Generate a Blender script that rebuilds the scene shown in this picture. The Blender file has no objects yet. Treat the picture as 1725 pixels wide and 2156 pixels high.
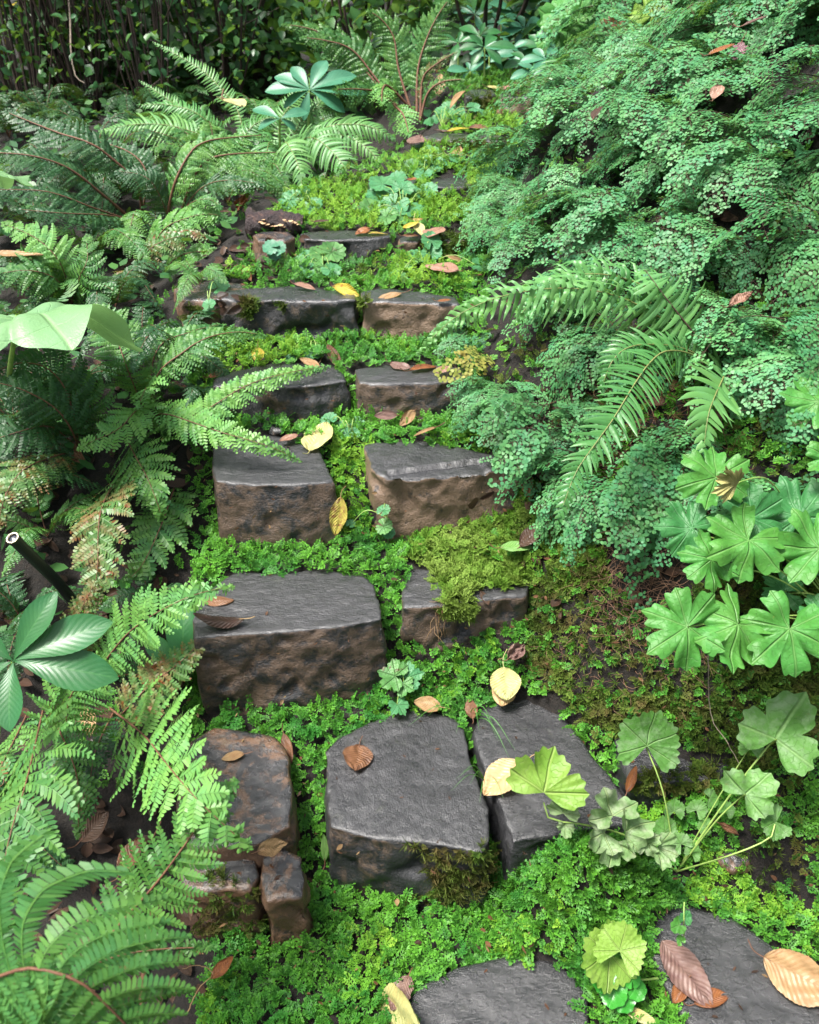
import bpy, math, random
import numpy as np
from mathutils import Vector, Matrix, noise
from mathutils.bvhtree import BVHTree
R = math.radians
rng = np.random.default_rng(7)
random.seed(7)
scene = bpy.context.scene
COL = scene.collection

# ---------------------------------------------------------------- camera
CAMH, PITCH, FP = 1.5, R(33), 1692.0          # FP: focal length in reference pixels (frame 1725 x 2156)
cam = bpy.data.cameras.new('camera'); camo = bpy.data.objects.new('camera', cam); COL.objects.link(camo)
camo.location = (0, 0, CAMH); camo.rotation_euler = (R(90) - PITCH, 0, 0)
cam.sensor_fit = 'VERTICAL'; cam.sensor_height = 24.0; cam.lens = 24.0 * FP / 2156.0
cam.dof.use_dof = True; cam.dof.focus_distance = 1.75; cam.dof.aperture_fstop = 4.0
cam.clip_start = 0.02; cam.clip_end = 400
scene.camera = camo
# ---------------------------------------------------------------- light
SUN_EL, SUN_AZ = R(66), R(250)                # azimuth measured from +Y clockwise
w = bpy.data.worlds.new("World"); scene.world = w; w.use_nodes = True
nt = w.node_tree; bg = nt.nodes['Background']
sky = nt.nodes.new('ShaderNodeTexSky'); sky.sky_type = 'NISHITA'; sky.sun_disc = False
sky.sun_elevation = SUN_EL; sky.sun_rotation = SUN_AZ; sky.air_density = 1.0; sky.dust_density = 4.0
hs_ = nt.nodes.new('ShaderNodeHueSaturation'); hs_.inputs['Saturation'].default_value = .55      # overcast: a greyer sky
nt.links.new(sky.outputs[0], hs_.inputs['Color']); nt.links.new(hs_.outputs[0], bg.inputs[0]); bg.inputs[1].default_value = 0.078
sl = bpy.data.lights.new('sun', 'SUN'); sl.energy = 2.8; sl.angle = R(18); sl.color = (1.0, .96, .9)
so = bpy.data.objects.new('sun', sl); COL.objects.link(so)
sd = Vector((math.sin(SUN_AZ) * math.cos(SUN_EL), math.cos(SUN_AZ) * math.cos(SUN_EL), math.sin(SUN_EL)))
so.rotation_euler = sd.to_track_quat('Z', 'Y').to_euler(); so.location = (0, 0, 8)
scene.view_settings.view_transform = 'Standard'; scene.view_settings.look = 'None'
scene.view_settings.exposure = 2.05; scene.view_settings.gamma = 1
scene.render.engine = 'CYCLES'
scene.cycles.max_bounces = 6; scene.cycles.diffuse_bounces = 3; scene.cycles.glossy_bounces = 2
scene.cycles.transmission_bounces = 4; scene.cycles.transparent_max_bounces = 4

# ---------------------------------------------------------------- pixel to point
cP, sP = math.cos(PITCH), math.sin(PITCH)
def ray(px, py):
    x = (px - 862.5) / FP; v = (1078 - py) / FP
    return Vector((x, cP + v * sP, -sP + v * cP))
CAM = Vector((0, 0, CAMH))
def at(px, py, t): return CAM + ray(px, py) * t        # t: depth along the view axis, metres
def onz(px, py, z):
    r = ray(px, py); return CAM + r * ((z - CAMH) / r.z)
def ony(px, py, y):
    r = ray(px, py); return CAM + r * (y / r.y)
def project(p):
    p = np.asarray(p, float); d = p - np.array([0, 0, CAMH])
    dep = d[..., 1] * cP - d[..., 2] * sP; up = d[..., 1] * sP + d[..., 2] * cP
    dep = np.where(dep > 1e-3, dep, 1e-3)
    return 862.5 + FP * d[..., 0] / dep, 1078 - FP * up / dep, dep

# ---------------------------------------------------------------- objects
def tag(o, label=None, cat=None, group=None, kind=None):
    if label: o['label'] = label
    if cat: o['category'] = cat
    if group: o['group'] = group
    if kind: o['kind'] = kind
    return o
def empty(name, loc=(0, 0, 0)):
    o = bpy.data.objects.new(name, None); COL.objects.link(o); o.location = loc; o.empty_display_size = .02
    return o
class MB:
    """collects faces, builds one mesh object"""
    def __init__(s): s.V = []; s.F = []; s.S = []; s.M = []; s.T = []; s.UV = []; s.n = 0
    def add(s, V, F, m=0, tint=0.5, uv=None):
        V = np.asarray(V, float).reshape(-1, 3); F = np.asarray(F, int)
        s.V.append(V); s.F.append((F + s.n).ravel()); s.S.append(np.full(len(F), F.shape[1])); s.M.append(np.full(len(F), m))
        s.T.append(np.broadcast_to(np.asarray(tint, float), (len(V),)).copy())
        s.UV.append(np.zeros((len(V), 2)) if uv is None else np.asarray(uv, float)); s.n += len(V)
    def arrays(s):
        return [np.concatenate(a) for a in (s.V, s.F, s.S, s.M, s.T, s.UV)]
    def build(s, name, mats, parent=None, smooth=False):
        return build(name, s.arrays(), mats, parent, smooth)
def mesh_from(name, arr, mats, smooth=False):
    V, F, S, M, T, UV = arr
    me = bpy.data.meshes.new(name)
    me.vertices.add(len(V)); me.vertices.foreach_set('co', V.astype(np.float32).ravel())
    me.loops.add(len(F)); me.loops.foreach_set('vertex_index', F.astype(np.int32))
    me.polygons.add(len(S)); st = np.concatenate([[0], np.cumsum(S)[:-1]])
    me.polygons.foreach_set('loop_start', st.astype(np.int32))
    me.polygons.foreach_set('material_index', M.astype(np.int32))
    if smooth: me.polygons.foreach_set('use_smooth', np.ones(len(S), bool))
    a = me.attributes.new('tint', 'FLOAT', 'POINT'); a.data.foreach_set('value', T.astype(np.float32))
    u = me.uv_layers.new(name='UVMap'); u.data.foreach_set('uv', UV[F].astype(np.float32).ravel())
    for m in (mats if isinstance(mats, (list, tuple)) else [mats]): me.materials.append(m)
    me.update(calc_edges=True); me.validate()
    return me
def build(name, arr, mats, parent=None, smooth=False):
    o = bpy.data.objects.new(name, mesh_from(name, arr, mats, smooth)); COL.objects.link(o)
    if parent:
        o.parent = parent; 
        bpy_loc = parent.location
        o.matrix_parent_inverse = Matrix.Translation(-bpy_loc)
    return o

def spline(P, n=40):
    """Catmull-Rom through the points, n samples evenly spaced by length"""
    P = np.array([np.array(p, float) for p in P])
    if len(P) == 2: P = np.array([P[0], (P[0] + P[1]) / 2, P[1]])
    Q = np.vstack([2 * P[0] - P[1], P, 2 * P[-1] - P[-2]]); out = []
    for i in range(1, len(Q) - 2):
        t = np.linspace(0, 1, 20, endpoint=False)[:, None]
        a, b, c, d = Q[i - 1], Q[i], Q[i + 1], Q[i + 2]
        out.append(.5 * ((2 * b) + (c - a) * t + (2 * a - 5 * b + 4 * c - d) * t ** 2 + (3 * b - a - 3 * c + d) * t ** 3))
    C = np.vstack(out + [P[-1:]]); l = np.concatenate([[0], np.cumsum(np.linalg.norm(np.diff(C, axis=0), axis=1))])
    s = np.linspace(0, l[-1], n)
    return np.stack([np.interp(s, l, C[:, k]) for k in range(3)], 1), l[-1]
def frames(C, hint):
    T = np.gradient(C, axis=0); T /= np.linalg.norm(T, axis=1)[:, None] + 1e-9
    h = np.broadcast_to(np.asarray(hint, float), C.shape)
    S = np.cross(T, h); S /= np.linalg.norm(S, axis=1)[:, None] + 1e-9
    N = np.cross(S, T)
    return T, S, N
def deform(V, C, L, hint=(0, -.35, 1), roll=0.0):
    T, S, N = frames(C, hint); n = len(C)
    u = np.clip(V[:, 0] / L, 0, 1) * (n - 1); i = np.minimum(u.astype(int), n - 2); f = (u - i)[:, None]
    lerp = lambda A: A[i] * (1 - f) + A[i + 1] * f
    ov = np.maximum(V[:, 0] - L, 0)[:, None]
    c, s_, n_ = lerp(C), lerp(S), lerp(N)
    if roll:
        s2 = s_ * math.cos(roll) + n_ * math.sin(roll); n_ = n_ * math.cos(roll) - s_ * math.sin(roll); s_ = s2
    return c + s_ * V[:, 1:2] + n_ * V[:, 2:3] + lerp(T) * ov
def tube(mb, P, r0, r1, sides=6, n=16, m=0, tint=.5, wob=0):
    C, L = spline(P, n)
    if wob: C = C + rng.normal(0, wob, C.shape)
    T, S, N = frames(C, (0.13, .31, 1))
    a = np.linspace(0, 2 * np.pi, sides, endpoint=False)
    r = np.linspace(r0, r1, n)[:, None, None]
    V = C[:, None] + r * (np.cos(a)[None, :, None] * S[:, None] + np.sin(a)[None, :, None] * N[:, None])
    idx = np.arange(n * sides).reshape(n, sides); nx = np.roll(idx, -1, 1)
    F = np.stack([idx[:-1], nx[:-1], nx[1:], idx[1:]], -1).reshape(-1, 4)
    mb.add(V.reshape(-1, 3), F, m, tint)
    return C

# ---------------------------------------------------------------- materials
def nmat(name):
    m = bpy.data.materials.new(name); m.use_nodes = True; n = m.node_tree.nodes; n.clear()
    return m, m.node_tree
def N(t, kind, **kw):
    n = t.nodes.new(kind)
    for k, v in kw.items():
        if k.startswith('i_'):
            n.inputs[int(k[2:])].default_value = v
        else: setattr(n, k, v)
    return n
def math_(t, op, a, b=None, clamp=False):
    n = t.nodes.new('ShaderNodeMath'); n.operation = op; n.use_clamp = clamp
    for i, v in enumerate((a, b)):
        if v is None: continue
        if isinstance(v, (int, float)): n.inputs[i].default_value = v
        else: t.links.new(v, n.inputs[i])
    return n.outputs[0]
def mixc(t, fac, a, b, mode='MIX'):
    n = t.nodes.new('ShaderNodeMix'); n.data_type = 'RGBA'; n.blend_type = mode
    for i, v in ((0, fac), (6, a), (7, b)):
        if isinstance(v, (int, float)): n.inputs[i].default_value = v
        elif isinstance(v, tuple): n.inputs[i].default_value = (*v, 1) if len(v) == 3 else v
        else: t.links.new(v, n.inputs[i])
    return n.outputs[2]
def ramp(t, fac, stops):
    n = t.nodes.new('ShaderNodeValToRGB'); e = n.color_ramp.elements
    while len(e) < len(stops): e.new(.5)
    for k, (p, c) in enumerate(stops): e[k].position = p; e[k].color = (*c, 1) if len(c) == 3 else c
    t.links.new(fac, n.inputs[0]); return n.outputs[0]
def noise_(t, scale, detail=4, rough=.6, vec=None, dist=0):
    n = N(t, 'ShaderNodeTexNoise'); n.inputs['Scale'].default_value = scale; n.inputs['Detail'].default_value = detail
    n.inputs['Roughness'].default_value = rough; n.inputs['Distortion'].default_value = dist
    if vec is not None: t.links.new(vec, n.inputs['Vector'])
    return n.outputs['Fac']
def bump_(t, h, dist, strength=1.0, nrm=None):
    b = N(t, 'ShaderNodeBump'); b.inputs['Distance'].default_value = dist; b.inputs['Strength'].default_value = strength
    t.links.new(h, b.inputs['Height'])
    if nrm is not None: t.links.new(nrm, b.inputs['Normal'])
    return b.outputs[0]
LK = .66
def leafmat(name, c0, c1, c2=None, rough=.38, spec=.5, trans=.3, tcol=None, vein=None, veincol=(.25, .35, .12), spot=None, spotcol=(.12, .05, .03), noise_scale=18, bump=.0006, vs=.5):
    """c0..c1 by per-leaflet tint, c2 by patchy noise; vein: 'pin' (lateral veins) or 'pal' (palmate)"""
    KF = lambda c: None if c is None else (c[0] * LK * (.92 if c[1] > c[0] else 1), c[1] * LK, c[2] * LK * .88)
    c0, c1, c2, veincol, spotcol = KF(c0), KF(c1), KF(c2), KF(veincol), KF(spotcol)
    m, t = nmat(name); L = t.links
    at_ = N(t, 'ShaderNodeAttribute', attribute_name='tint'); oi = N(t, 'ShaderNodeObjectInfo')
    geo = N(t, 'ShaderNodeNewGeometry'); tc = N(t, 'ShaderNodeTexCoord')
    f = math_(t, 'ADD', at_.outputs['Fac'], math_(t, 'MULTIPLY', math_(t, 'SUBTRACT', oi.outputs['Random'], .5), .55), True)
    col = ramp(t, f, [(0, c0), (1, c1)])
    nz = noise_(t, noise_scale, 5, .65, geo.outputs['Position'])
    if c2: col = mixc(t, math_(t, 'MULTIPLY', math_(t, 'SUBTRACT', nz, .45), 5, True), col, c2)
    hue = N(t, 'ShaderNodeHueSaturation'); L.new(col, hue.inputs['Color'])
    L.new(math_(t, 'ADD', math_(t, 'MULTIPLY', nz, .7), .65), hue.inputs['Value']); col = hue.outputs[0]
    h = noise_(t, 160, 3, .6, tc.outputs['Object'])
    if spot is not None:
        sn = noise_(t, 55, 4, .7, tc.outputs['Object'])
        col = mixc(t, math_(t, 'MULTIPLY', math_(t, 'SUBTRACT', sn, spot), 14, True), col, spotcol)
    if vein:
        uv = N(t, 'ShaderNodeUVMap'); sp = N(t, 'ShaderNodeSeparateXYZ'); L.new(uv.outputs[0], sp.inputs[0])
        u, v = sp.outputs[0], sp.outputs[1]
        if vein == 'pin':
            av = math_(t, 'ABSOLUTE', v)
            ph = math_(t, 'SUBTRACT', math_(t, 'MULTIPLY', u, 12), math_(t, 'MULTIPLY', av, 3.0))
            fr = math_(t, 'ABSOLUTE', math_(t, 'SUBTRACT', math_(t, 'FRACT', ph), .5))
            lat = math_(t, 'MULTIPLY', math_(t, 'SUBTRACT', .16, fr), 7, True)
            mid = math_(t, 'MULTIPLY', math_(t, 'SUBTRACT', .07, av), 25, True)
            vm = math_(t, 'MAXIMUM', math_(t, 'MULTIPLY', lat, .3), mid)
            h = math_(t, 'ADD', math_(t, 'MULTIPLY', fr, 1.6), math_(t, 'MULTIPLY', h, .5))
        else:
            fr = math_(t, 'MULTIPLY', math_(t, 'ABSOLUTE', math_(t, 'SUBTRACT', math_(t, 'FRACT', u), .5)), v)
            vm = math_(t, 'MULTIPLY', math_(t, 'SUBTRACT', .032, fr), 40, True)
            f2 = math_(t, 'ABSOLUTE', math_(t, 'SUBTRACT', math_(t, 'FRACT', math_(t, 'SUBTRACT', math_(t, 'MULTIPLY', v, 5), math_(t, 'MULTIPLY', math_(t, 'ABSOLUTE', math_(t, 'SUBTRACT', math_(t, 'FRACT', u), .5)), 3))), .5))
            vm = math_(t, 'MAXIMUM', vm, math_(t, 'MULTIPLY', math_(t, 'MULTIPLY', math_(t, 'SUBTRACT', .05, f2), 22, True), .3))
            h = math_(t, 'ADD', math_(t, 'MULTIPLY', vm, -1.5), math_(t, 'MULTIPLY', h, .8))
        col = mixc(t, math_(t, 'MULTIPLY', vm, vs), col, veincol)
    p = N(t, 'ShaderNodeBsdfPrincipled'); L.new(col, p.inputs['Base Color'])
    L.new(math_(t, 'ADD', rough - .1, math_(t, 'MULTIPLY', nz, .25)), p.inputs['Roughness'])
    p.inputs['Specular IOR Level'].default_value = spec * .62
    bn = bump_(t, h, bump, .8); L.new(bn, p.inputs['Normal'])
    tr = N(t, 'ShaderNodeBsdfTranslucent')
    if tcol: tcc = mixc(t, .5, col, tcol)
    else: tcc = mixc(t, .5, col, (.18, .30, .02), 'MIX')
    L.new(tcc, tr.inputs[0])
    mx = N(t, 'ShaderNodeMixShader'); mx.inputs[0].default_value = trans; L.new(p.outputs[0], mx.inputs[1]); L.new(tr.outputs[0], mx.inputs[2])
    o = N(t, 'ShaderNodeOutputMaterial'); L.new(mx.outputs[0], o.inputs[0]); return m
def plainmat(name, stops, scale=30, rough=.6, bump=.002, detail=6, spec=.5, coords='Object', metal=0, stretch=None):
    m, t = nmat(name); L = t.links; tc = N(t, 'ShaderNodeTexCoord'); vec = tc.outputs[coords]
    if stretch:
        mp = N(t, 'ShaderNodeMapping'); mp.inputs['Scale'].default_value = stretch; L.new(vec, mp.inputs[0]); vec = mp.outputs[0]
    nz = noise_(t, scale, detail, .65, vec)
    p = N(t, 'ShaderNodeBsdfPrincipled'); L.new(ramp(t, nz, stops), p.inputs['Base Color'])
    p.inputs['Roughness'].default_value = rough; p.inputs['Specular IOR Level'].default_value = spec; p.inputs['Metallic'].default_value = metal
    L.new(bump_(t, noise_(t, scale * 3, 6, .7, vec), bump), p.inputs['Normal'])
    o = N(t, 'ShaderNodeOutputMaterial'); L.new(p.outputs[0], o.inputs[0]); return m
def stonemat(name, dark=(.008, .009, .011), mid=(.026, .026, .029), brown=(.08, .054, .037), brownness=.5, topbrown=.15, wet=.3, grain=(1, 1, 1)):
    m, t = nmat(name); L = t.links; tc = N(t, 'ShaderNodeTexCoord'); geo = N(t, 'ShaderNodeNewGeometry')
    mp = N(t, 'ShaderNodeMapping'); mp.inputs['Scale'].default_value = grain; L.new(tc.outputs['Object'], mp.inputs[0]); vec = mp.outputs[0]
    big = noise_(t, 7, 4, .6, tc.outputs['Object'], .6); med = noise_(t, 34, 8, .72, vec); fine = noise_(t, 190, 5, .7, vec)
    col = ramp(t, math_(t, 'ADD', math_(t, 'MULTIPLY', big, .5), math_(t, 'MULTIPLY', med, .5)), [(.36, dark), (.60, mid)])
    sx = N(t, 'ShaderNodeSeparateXYZ'); L.new(geo.outputs['Normal'], sx.inputs[0])
    up = math_(t, 'MULTIPLY', math_(t, 'SUBTRACT', math_(t, 'ADD', sx.outputs[2], math_(t, 'MULTIPLY', math_(t, 'SUBTRACT', med, .5), 1.6)), .45), 2.6, True)          # bedding plane on top, riven iron-stained sides
    amt = math_(t, 'ADD', math_(t, 'MULTIPLY', up, topbrown - brownness), brownness)
    # brown stains: big patches broken by dark lichen spots
    mot = noise_(t, 15, 7, .75, tc.outputs['Object'], .8)
    st = math_(t, 'ADD', math_(t, 'MULTIPLY', mot, .62), math_(t, 'MULTIPLY', med, .42))
    bm = math_(t, 'MULTIPLY', math_(t, 'SUBTRACT', math_(t, 'ADD', st, math_(t, 'MULTIPLY', amt, .30)), .655), 11, True)
    bcol = mixc(t, fine, tuple(c * .75 for c in brown), tuple(min(1, c * 1.45) for c in brown))
    col = mixc(t, bm, col, bcol)
    vo = N(t, 'ShaderNodeTexVoronoi'); vo.inputs['Scale'].default_value = 26; L.new(vec, vo.inputs['Vector'])
    spots = math_(t, 'MULTIPLY', math_(t, 'MULTIPLY', math_(t, 'SUBTRACT', .2, vo.outputs['Distance']), 10, True), math_(t, 'MULTIPLY', math_(t, 'SUBTRACT', med, .5), 9, True), True)
    col = mixc(t, spots, col, dark)
    gr = noise_(t, 420, 3, .8, tc.outputs['Object'])
    col = mixc(t, math_(t, 'MULTIPLY', math_(t, 'SUBTRACT', gr, .55), 1.2, True), col, (.07, .065, .06))
    lich = math_(t, 'MULTIPLY', math_(t, 'SUBTRACT', noise_(t, 16, 6, .75, tc.outputs['Object'], 1.2), .60), 9, True)
    col = mixc(t, math_(t, 'MULTIPLY', lich, .45), col, (.05, .056, .03))
    pale = math_(t, 'MULTIPLY', math_(t, 'SUBTRACT', fine, .66), 8, True)
    col = mixc(t, math_(t, 'MULTIPLY', pale, .35), col, (.14, .13, .115))
    p = N(t, 'ShaderNodeBsdfPrincipled'); L.new(col, p.inputs['Base Color'])
    film = math_(t, 'MULTIPLY', math_(t, 'SUBTRACT', math_(t, 'ADD', noise_(t, 6, 3, .5, tc.outputs['Object']), math_(t, 'MULTIPLY', up, .25)), .45), 5, True)
    L.new(film, p.inputs['Coat Weight']); p.inputs['Coat Roughness'].default_value = .27; p.inputs['Coat IOR'].default_value = 1.42
    L.new(bump_(t, math_(t, 'ADD', med, math_(t, 'MULTIPLY', fine, .15)), .004, .8), p.inputs['Coat Normal'])
    rg = math_(t, 'ADD', wet, math_(t, 'MULTIPLY', math_(t, 'SUBTRACT', med, .38), .7, True), True)
    L.new(math_(t, 'ADD', rg, math_(t, 'MULTIPLY', math_(t, 'SUBTRACT', 1.0, up), .18), True), p.inputs['Roughness'])
    p.inputs['Specular IOR Level'].default_value = .55
    hh = math_(t, 'ADD', math_(t, 'MULTIPLY', med, 1.0), math_(t, 'MULTIPLY', fine, .35))
    L.new(bump_(t, hh, .009, .9), p.inputs['Normal'])
    o = N(t, 'ShaderNodeOutputMaterial'); L.new(p.outputs[0], o.inputs[0]); return m

M = {}
M['stone_slate'] = stonemat('slate_stone', brownness=.05, topbrown=-.1, wet=.18, grain=(1, 1.5, 1))
M['stone_grey'] = stonemat('grey_stone', brownness=.44, topbrown=.0, wet=.24, grain=(1.3, .9, 1))
M['stone_brown'] = stonemat('brown_stone', brownness=.66, topbrown=-.02, wet=.26, brown=(.085, .056, .038), grain=(.8, 1.6, 1))
M['stone_tan'] = stonemat('tan_stone', brownness=.84, topbrown=.04, wet=.28, brown=(.125, .082, .052))
M['stone_wet'] = stonemat('wet_brown_stone', brownness=.75, topbrown=.5, wet=.16, brown=(.10, .054, .03))
M['soil'] = plainmat('soil', [(.3, (.004, .003, .002)), (.55, (.013, .009, .006)), (.8, (.04, .026, .016))], 60, .85, .02, 8)
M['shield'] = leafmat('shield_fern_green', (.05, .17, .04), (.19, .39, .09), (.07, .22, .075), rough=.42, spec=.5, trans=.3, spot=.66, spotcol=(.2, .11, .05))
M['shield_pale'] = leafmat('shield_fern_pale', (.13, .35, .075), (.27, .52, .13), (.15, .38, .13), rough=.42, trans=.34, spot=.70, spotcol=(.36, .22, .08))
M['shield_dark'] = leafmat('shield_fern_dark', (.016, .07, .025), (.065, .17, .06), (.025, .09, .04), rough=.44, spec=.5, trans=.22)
M['shield_rust'] = leafmat('shield_fern_rusting', (.08, .22, .06), (.16, .3, .1), (.28, .14, .08), rough=.4, trans=.28, spot=.56, spotcol=(.22, .08, .03))
M['sword'] = leafmat('sword_fern_green', (.06, .21, .055), (.15, .37, .11), (.08, .25, .08), rough=.34, trans=.28, spec=.55)
M['sword_pale'] = leafmat('sword_fern_pale', (.11, .31, .09), (.24, .47, .15), (.15, .35, .14), rough=.38, trans=.32)
M['maiden'] = leafmat('maidenhair_green', (.045, .21, .07), (.22, .51, .20), (.10, .33, .17), rough=.44, spec=.5, trans=.36, spot=.68, spotcol=(.3, .22, .06))
M['maiden_pale'] = leafmat('maidenhair_yellow', (.3, .4, .08), (.55, .55, .16), (.4, .3, .08), rough=.5, trans=.4)
M['spike'] = leafmat('spikemoss_green', (.012, .09, .012), (.17, .46, .05), (.04, .19, .03), rough=.42, spec=.4, trans=.25, noise_scale=9)
M['spike_lime'] = leafmat('spikemoss_lime', (.09, .27, .02), (.38, .62, .07), (.15, .38, .035), rough=.5, spec=.35, trans=.3, noise_scale=9)
M['moss'] = leafmat('moss_olive', (.10, .15, .02), (.36, .50, .11), (.13, .27, .03), rough=.6, spec=.2, trans=.25, noise_scale=14)
M['moss_dark'] = leafmat('moss_dark', (.03, .07, .010), (.17, .25, .04), (.10, .08, .03), rough=.65, spec=.2, trans=.2, noise_scale=14)
M['stalk_brown'] = plainmat('brown_scaly_stalk', [(.3, (.06, .024, .012)), (.7, (.16, .07, .034))], 300, .7, .0005)
M['stalk_sword'] = plainmat('sword_fern_stalk', [(.3, (.10, .13, .03)), (.7, (.2, .2, .07))], 200, .5, .0003)
M['stalk_dark'] = plainmat('dark_stalk', [(.3, (.02, .01, .007)), (.7, (.09, .04, .022))], 300, .6, .002)
M['stalk_green'] = plainmat('green_stalk', [(.3, (.14, .24, .05)), (.7, (.28, .4, .1))], 60, .5, .0005)
M['foam'] = leafmat('foamflower_green', (.06, .24, .09), (.15, .40, .18), (.09, .3, .15), rough=.4, trans=.28, vein='pal', veincol=(.2, .42, .2), bump=.002)
M['foam_spot'] = leafmat('foamflower_mottled', (.1, .3, .08), (.2, .42, .14), (.07, .2, .06), rough=.42, trans=.28, vein='pal', veincol=(.07, .1, .05), spot=.6, spotcol=(.12, .10, .05), bump=.002)
M['geran'] = leafmat('geranium_green', (.06, .25, .04), (.16, .41, .08), (.09, .32, .07), rough=.42, trans=.32, vein='pal', veincol=(.26, .48, .16), bump=.002, spot=.69, spotcol=(.35, .3, .08))
M['geran_deep'] = leafmat('geranium_deep_green', (.035, .18, .05), (.08, .29, .09), (.05, .2, .07), rough=.42, trans=.25, vein='pal', veincol=(.2, .45, .22), bump=.002)
M['avens'] = leafmat('avens_mottled', (.09, .25, .045), (.2, .40, .11), (.22, .34, .17), rough=.45, trans=.3, vein='pal', veincol=(.32, .5, .2), noise_scale=40, bump=.002, spot=.66, spotcol=(.2, .12, .06))
M['avens_pale'] = leafmat('wilting_leaf', (.19, .33, .13), (.33, .45, .22), (.36, .40, .28), rough=.5, trans=.3, vein='pal', veincol=(.45, .55, .25), noise_scale=35, bump=.002)
M['avens_lime'] = leafmat('lime_leaf', (.2, .38, .05), (.32, .5, .09), (.27, .4, .08), rough=.42, trans=.35, vein='pal', veincol=(.5, .62, .2), bump=.002, spot=.68, spotcol=(.16, .08, .04))
M['gloss'] = leafmat('glossy_bright_green', (.03, .24, .025), (.06, .34, .04), rough=.25, trans=.2, vein='pal', veincol=(.12, .5, .1))
M['helle'] = leafmat('hellebore_green', (.02, .11, .035), (.05, .18, .06), (.03, .135, .05), rough=.33, trans=.15, vein='pin', veincol=(.09, .26, .08), bump=.0003, vs=.3)
M['helle_blue'] = leafmat('hellebore_blue_green', (.05, .19, .12), (.10, .30, .19), (.07, .24, .16), rough=.35, trans=.18, vein='pin', veincol=(.16, .38, .22), bump=.0003, vs=.3)
M['bigleaf'] = leafmat('pale_umbrella_leaf', (.22, .42, .19), (.32, .53, .28), (.26, .46, .25), rough=.3, trans=.3, vein='pal', veincol=(.4, .65, .3), noise_scale=8, bump=.002, tcol=(.22, .42, .08))
M['bg'] = leafmat('thicket_leaf', (.03, .11, .03), (.11, .26, .07), (.04, .14, .06), rough=.36, spec=.55, trans=.3, noise_scale=5)
M['bg_lime'] = leafmat('thicket_lime_leaf', (.12, .3, .04), (.3, .5, .08), (.14, .32, .05), rough=.4, trans=.45, noise_scale=5)
M['bg_yellow'] = leafmat('yellow_leaf_shrub', (.5, .38, .02), (.7, .55, .05), rough=.5, trans=.5)
M['grass'] = leafmat('grass_blade', (.07, .26, .05), (.16, .4, .1), rough=.4, trans=.3)
M['bark'] = plainmat('bark', [(.3, (.012, .008, .007)), (.6, (.04, .024, .018)), (.8, (.085, .055, .04))], 22, .85, .02, 8, stretch=(1, 1, .25))
M['stem'] = plainmat('thicket_stem', [(.3, (.012, .007, .005)), (.7, (.05, .028, .018))], 40, .7, .004, stretch=(1, 1, .2))
M['stem_pale'] = plainmat('pale_vine', [(.3, (.12, .09, .07)), (.7, (.3, .24, .18))], 40, .7, .004)
M['root'] = plainmat('fine_root', [(.3, (.07, .035, .02)), (.7, (.22, .12, .07))], 60, .7, .001)
M['wood'] = plainmat('rotting_wood', [(.3, (.012, .008, .01)), (.55, (.05, .03, .03)), (.75, (.2, .11, .08))], 35, .5, .02, 8)
M['fungus'] = plainmat('pale_fungus', [(.3, (.25, .13, .06)), (.7, (.5, .36, .2))], 60, .6, .003)
M['black'] = plainmat('black_plastic', [(.3, (.006, .007, .009)), (.7, (.011, .012, .015))], 200, .38, .0004)
M['steel'] = plainmat('steel_ring', [(.3, (.16, .14, .11)), (.7, (.3, .27, .22))], 200, .35, .0004, metal=1)
m, t = nmat('lamp_glass'); p = N(t, 'ShaderNodeBsdfPrincipled'); p.inputs['Base Color'].default_value = (.02, .022, .03, 1); p.inputs['Roughness'].default_value = .04; p.inputs['Coat Weight'].default_value = 1
t.links.new(p.outputs[0], N(t, 'ShaderNodeOutputMaterial').inputs[0]); M['glass'] = m
def dead(name, a, b, c, spot=None, sc=(.12, .05, .03), vc=None, rough=.42):
    M[name] = leafmat(name, a, b, c, rough=rough, trans=.12, tcol=b, vein='pin', veincol=vc or tuple(x * .45 for x in a), noise_scale=45, bump=.0015, vs=.22, spot=spot, spotcol=sc)
dead('leaf_brown', (.17, .075, .04), (.28, .14, .08), (.11, .05, .03))
dead('leaf_rust', (.26, .09, .035), (.36, .15, .06), (.17, .06, .03))
dead('leaf_pink', (.34, .19, .15), (.44, .26, .21), (.27, .14, .11))
dead('leaf_mauve', (.2, .12, .115), (.3, .19, .17), (.15, .08, .08))
dead('leaf_tan', (.36, .22, .12), (.5, .34, .19), (.3, .17, .09))
dead('leaf_peach', (.5, .34, .19), (.62, .45, .27), (.44, .28, .14), vc=(.4, .22, .1))
dead('leaf_cream', (.46, .46, .2), (.58, .57, .29), (.5, .42, .18), spot=.7, sc=(.35, .15, .08), vc=(.36, .34, .12))
dead('leaf_yellow', (.48, .38, .04), (.6, .5, .08), (.4, .3, .05), spot=.6, sc=(.35, .12, .03), vc=(.5, .36, .02))
dead('leaf_greenyellow', (.4, .4, .05), (.58, .5, .12), (.3, .14, .07), spot=.52, sc=(.26, .12, .05), vc=(.5, .45, .1))
dead('leaf_green', (.16, .34, .08), (.26, .44, .14), (.2, .36, .12), vc=(.3, .48, .2))
dead('leaf_purple', (.2, .1, .13), (.3, .17, .2), (.15, .07, .1))
dead('leaf_dark', (.05, .03, .022), (.12, .07, .05), (.08, .04, .03))

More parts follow.
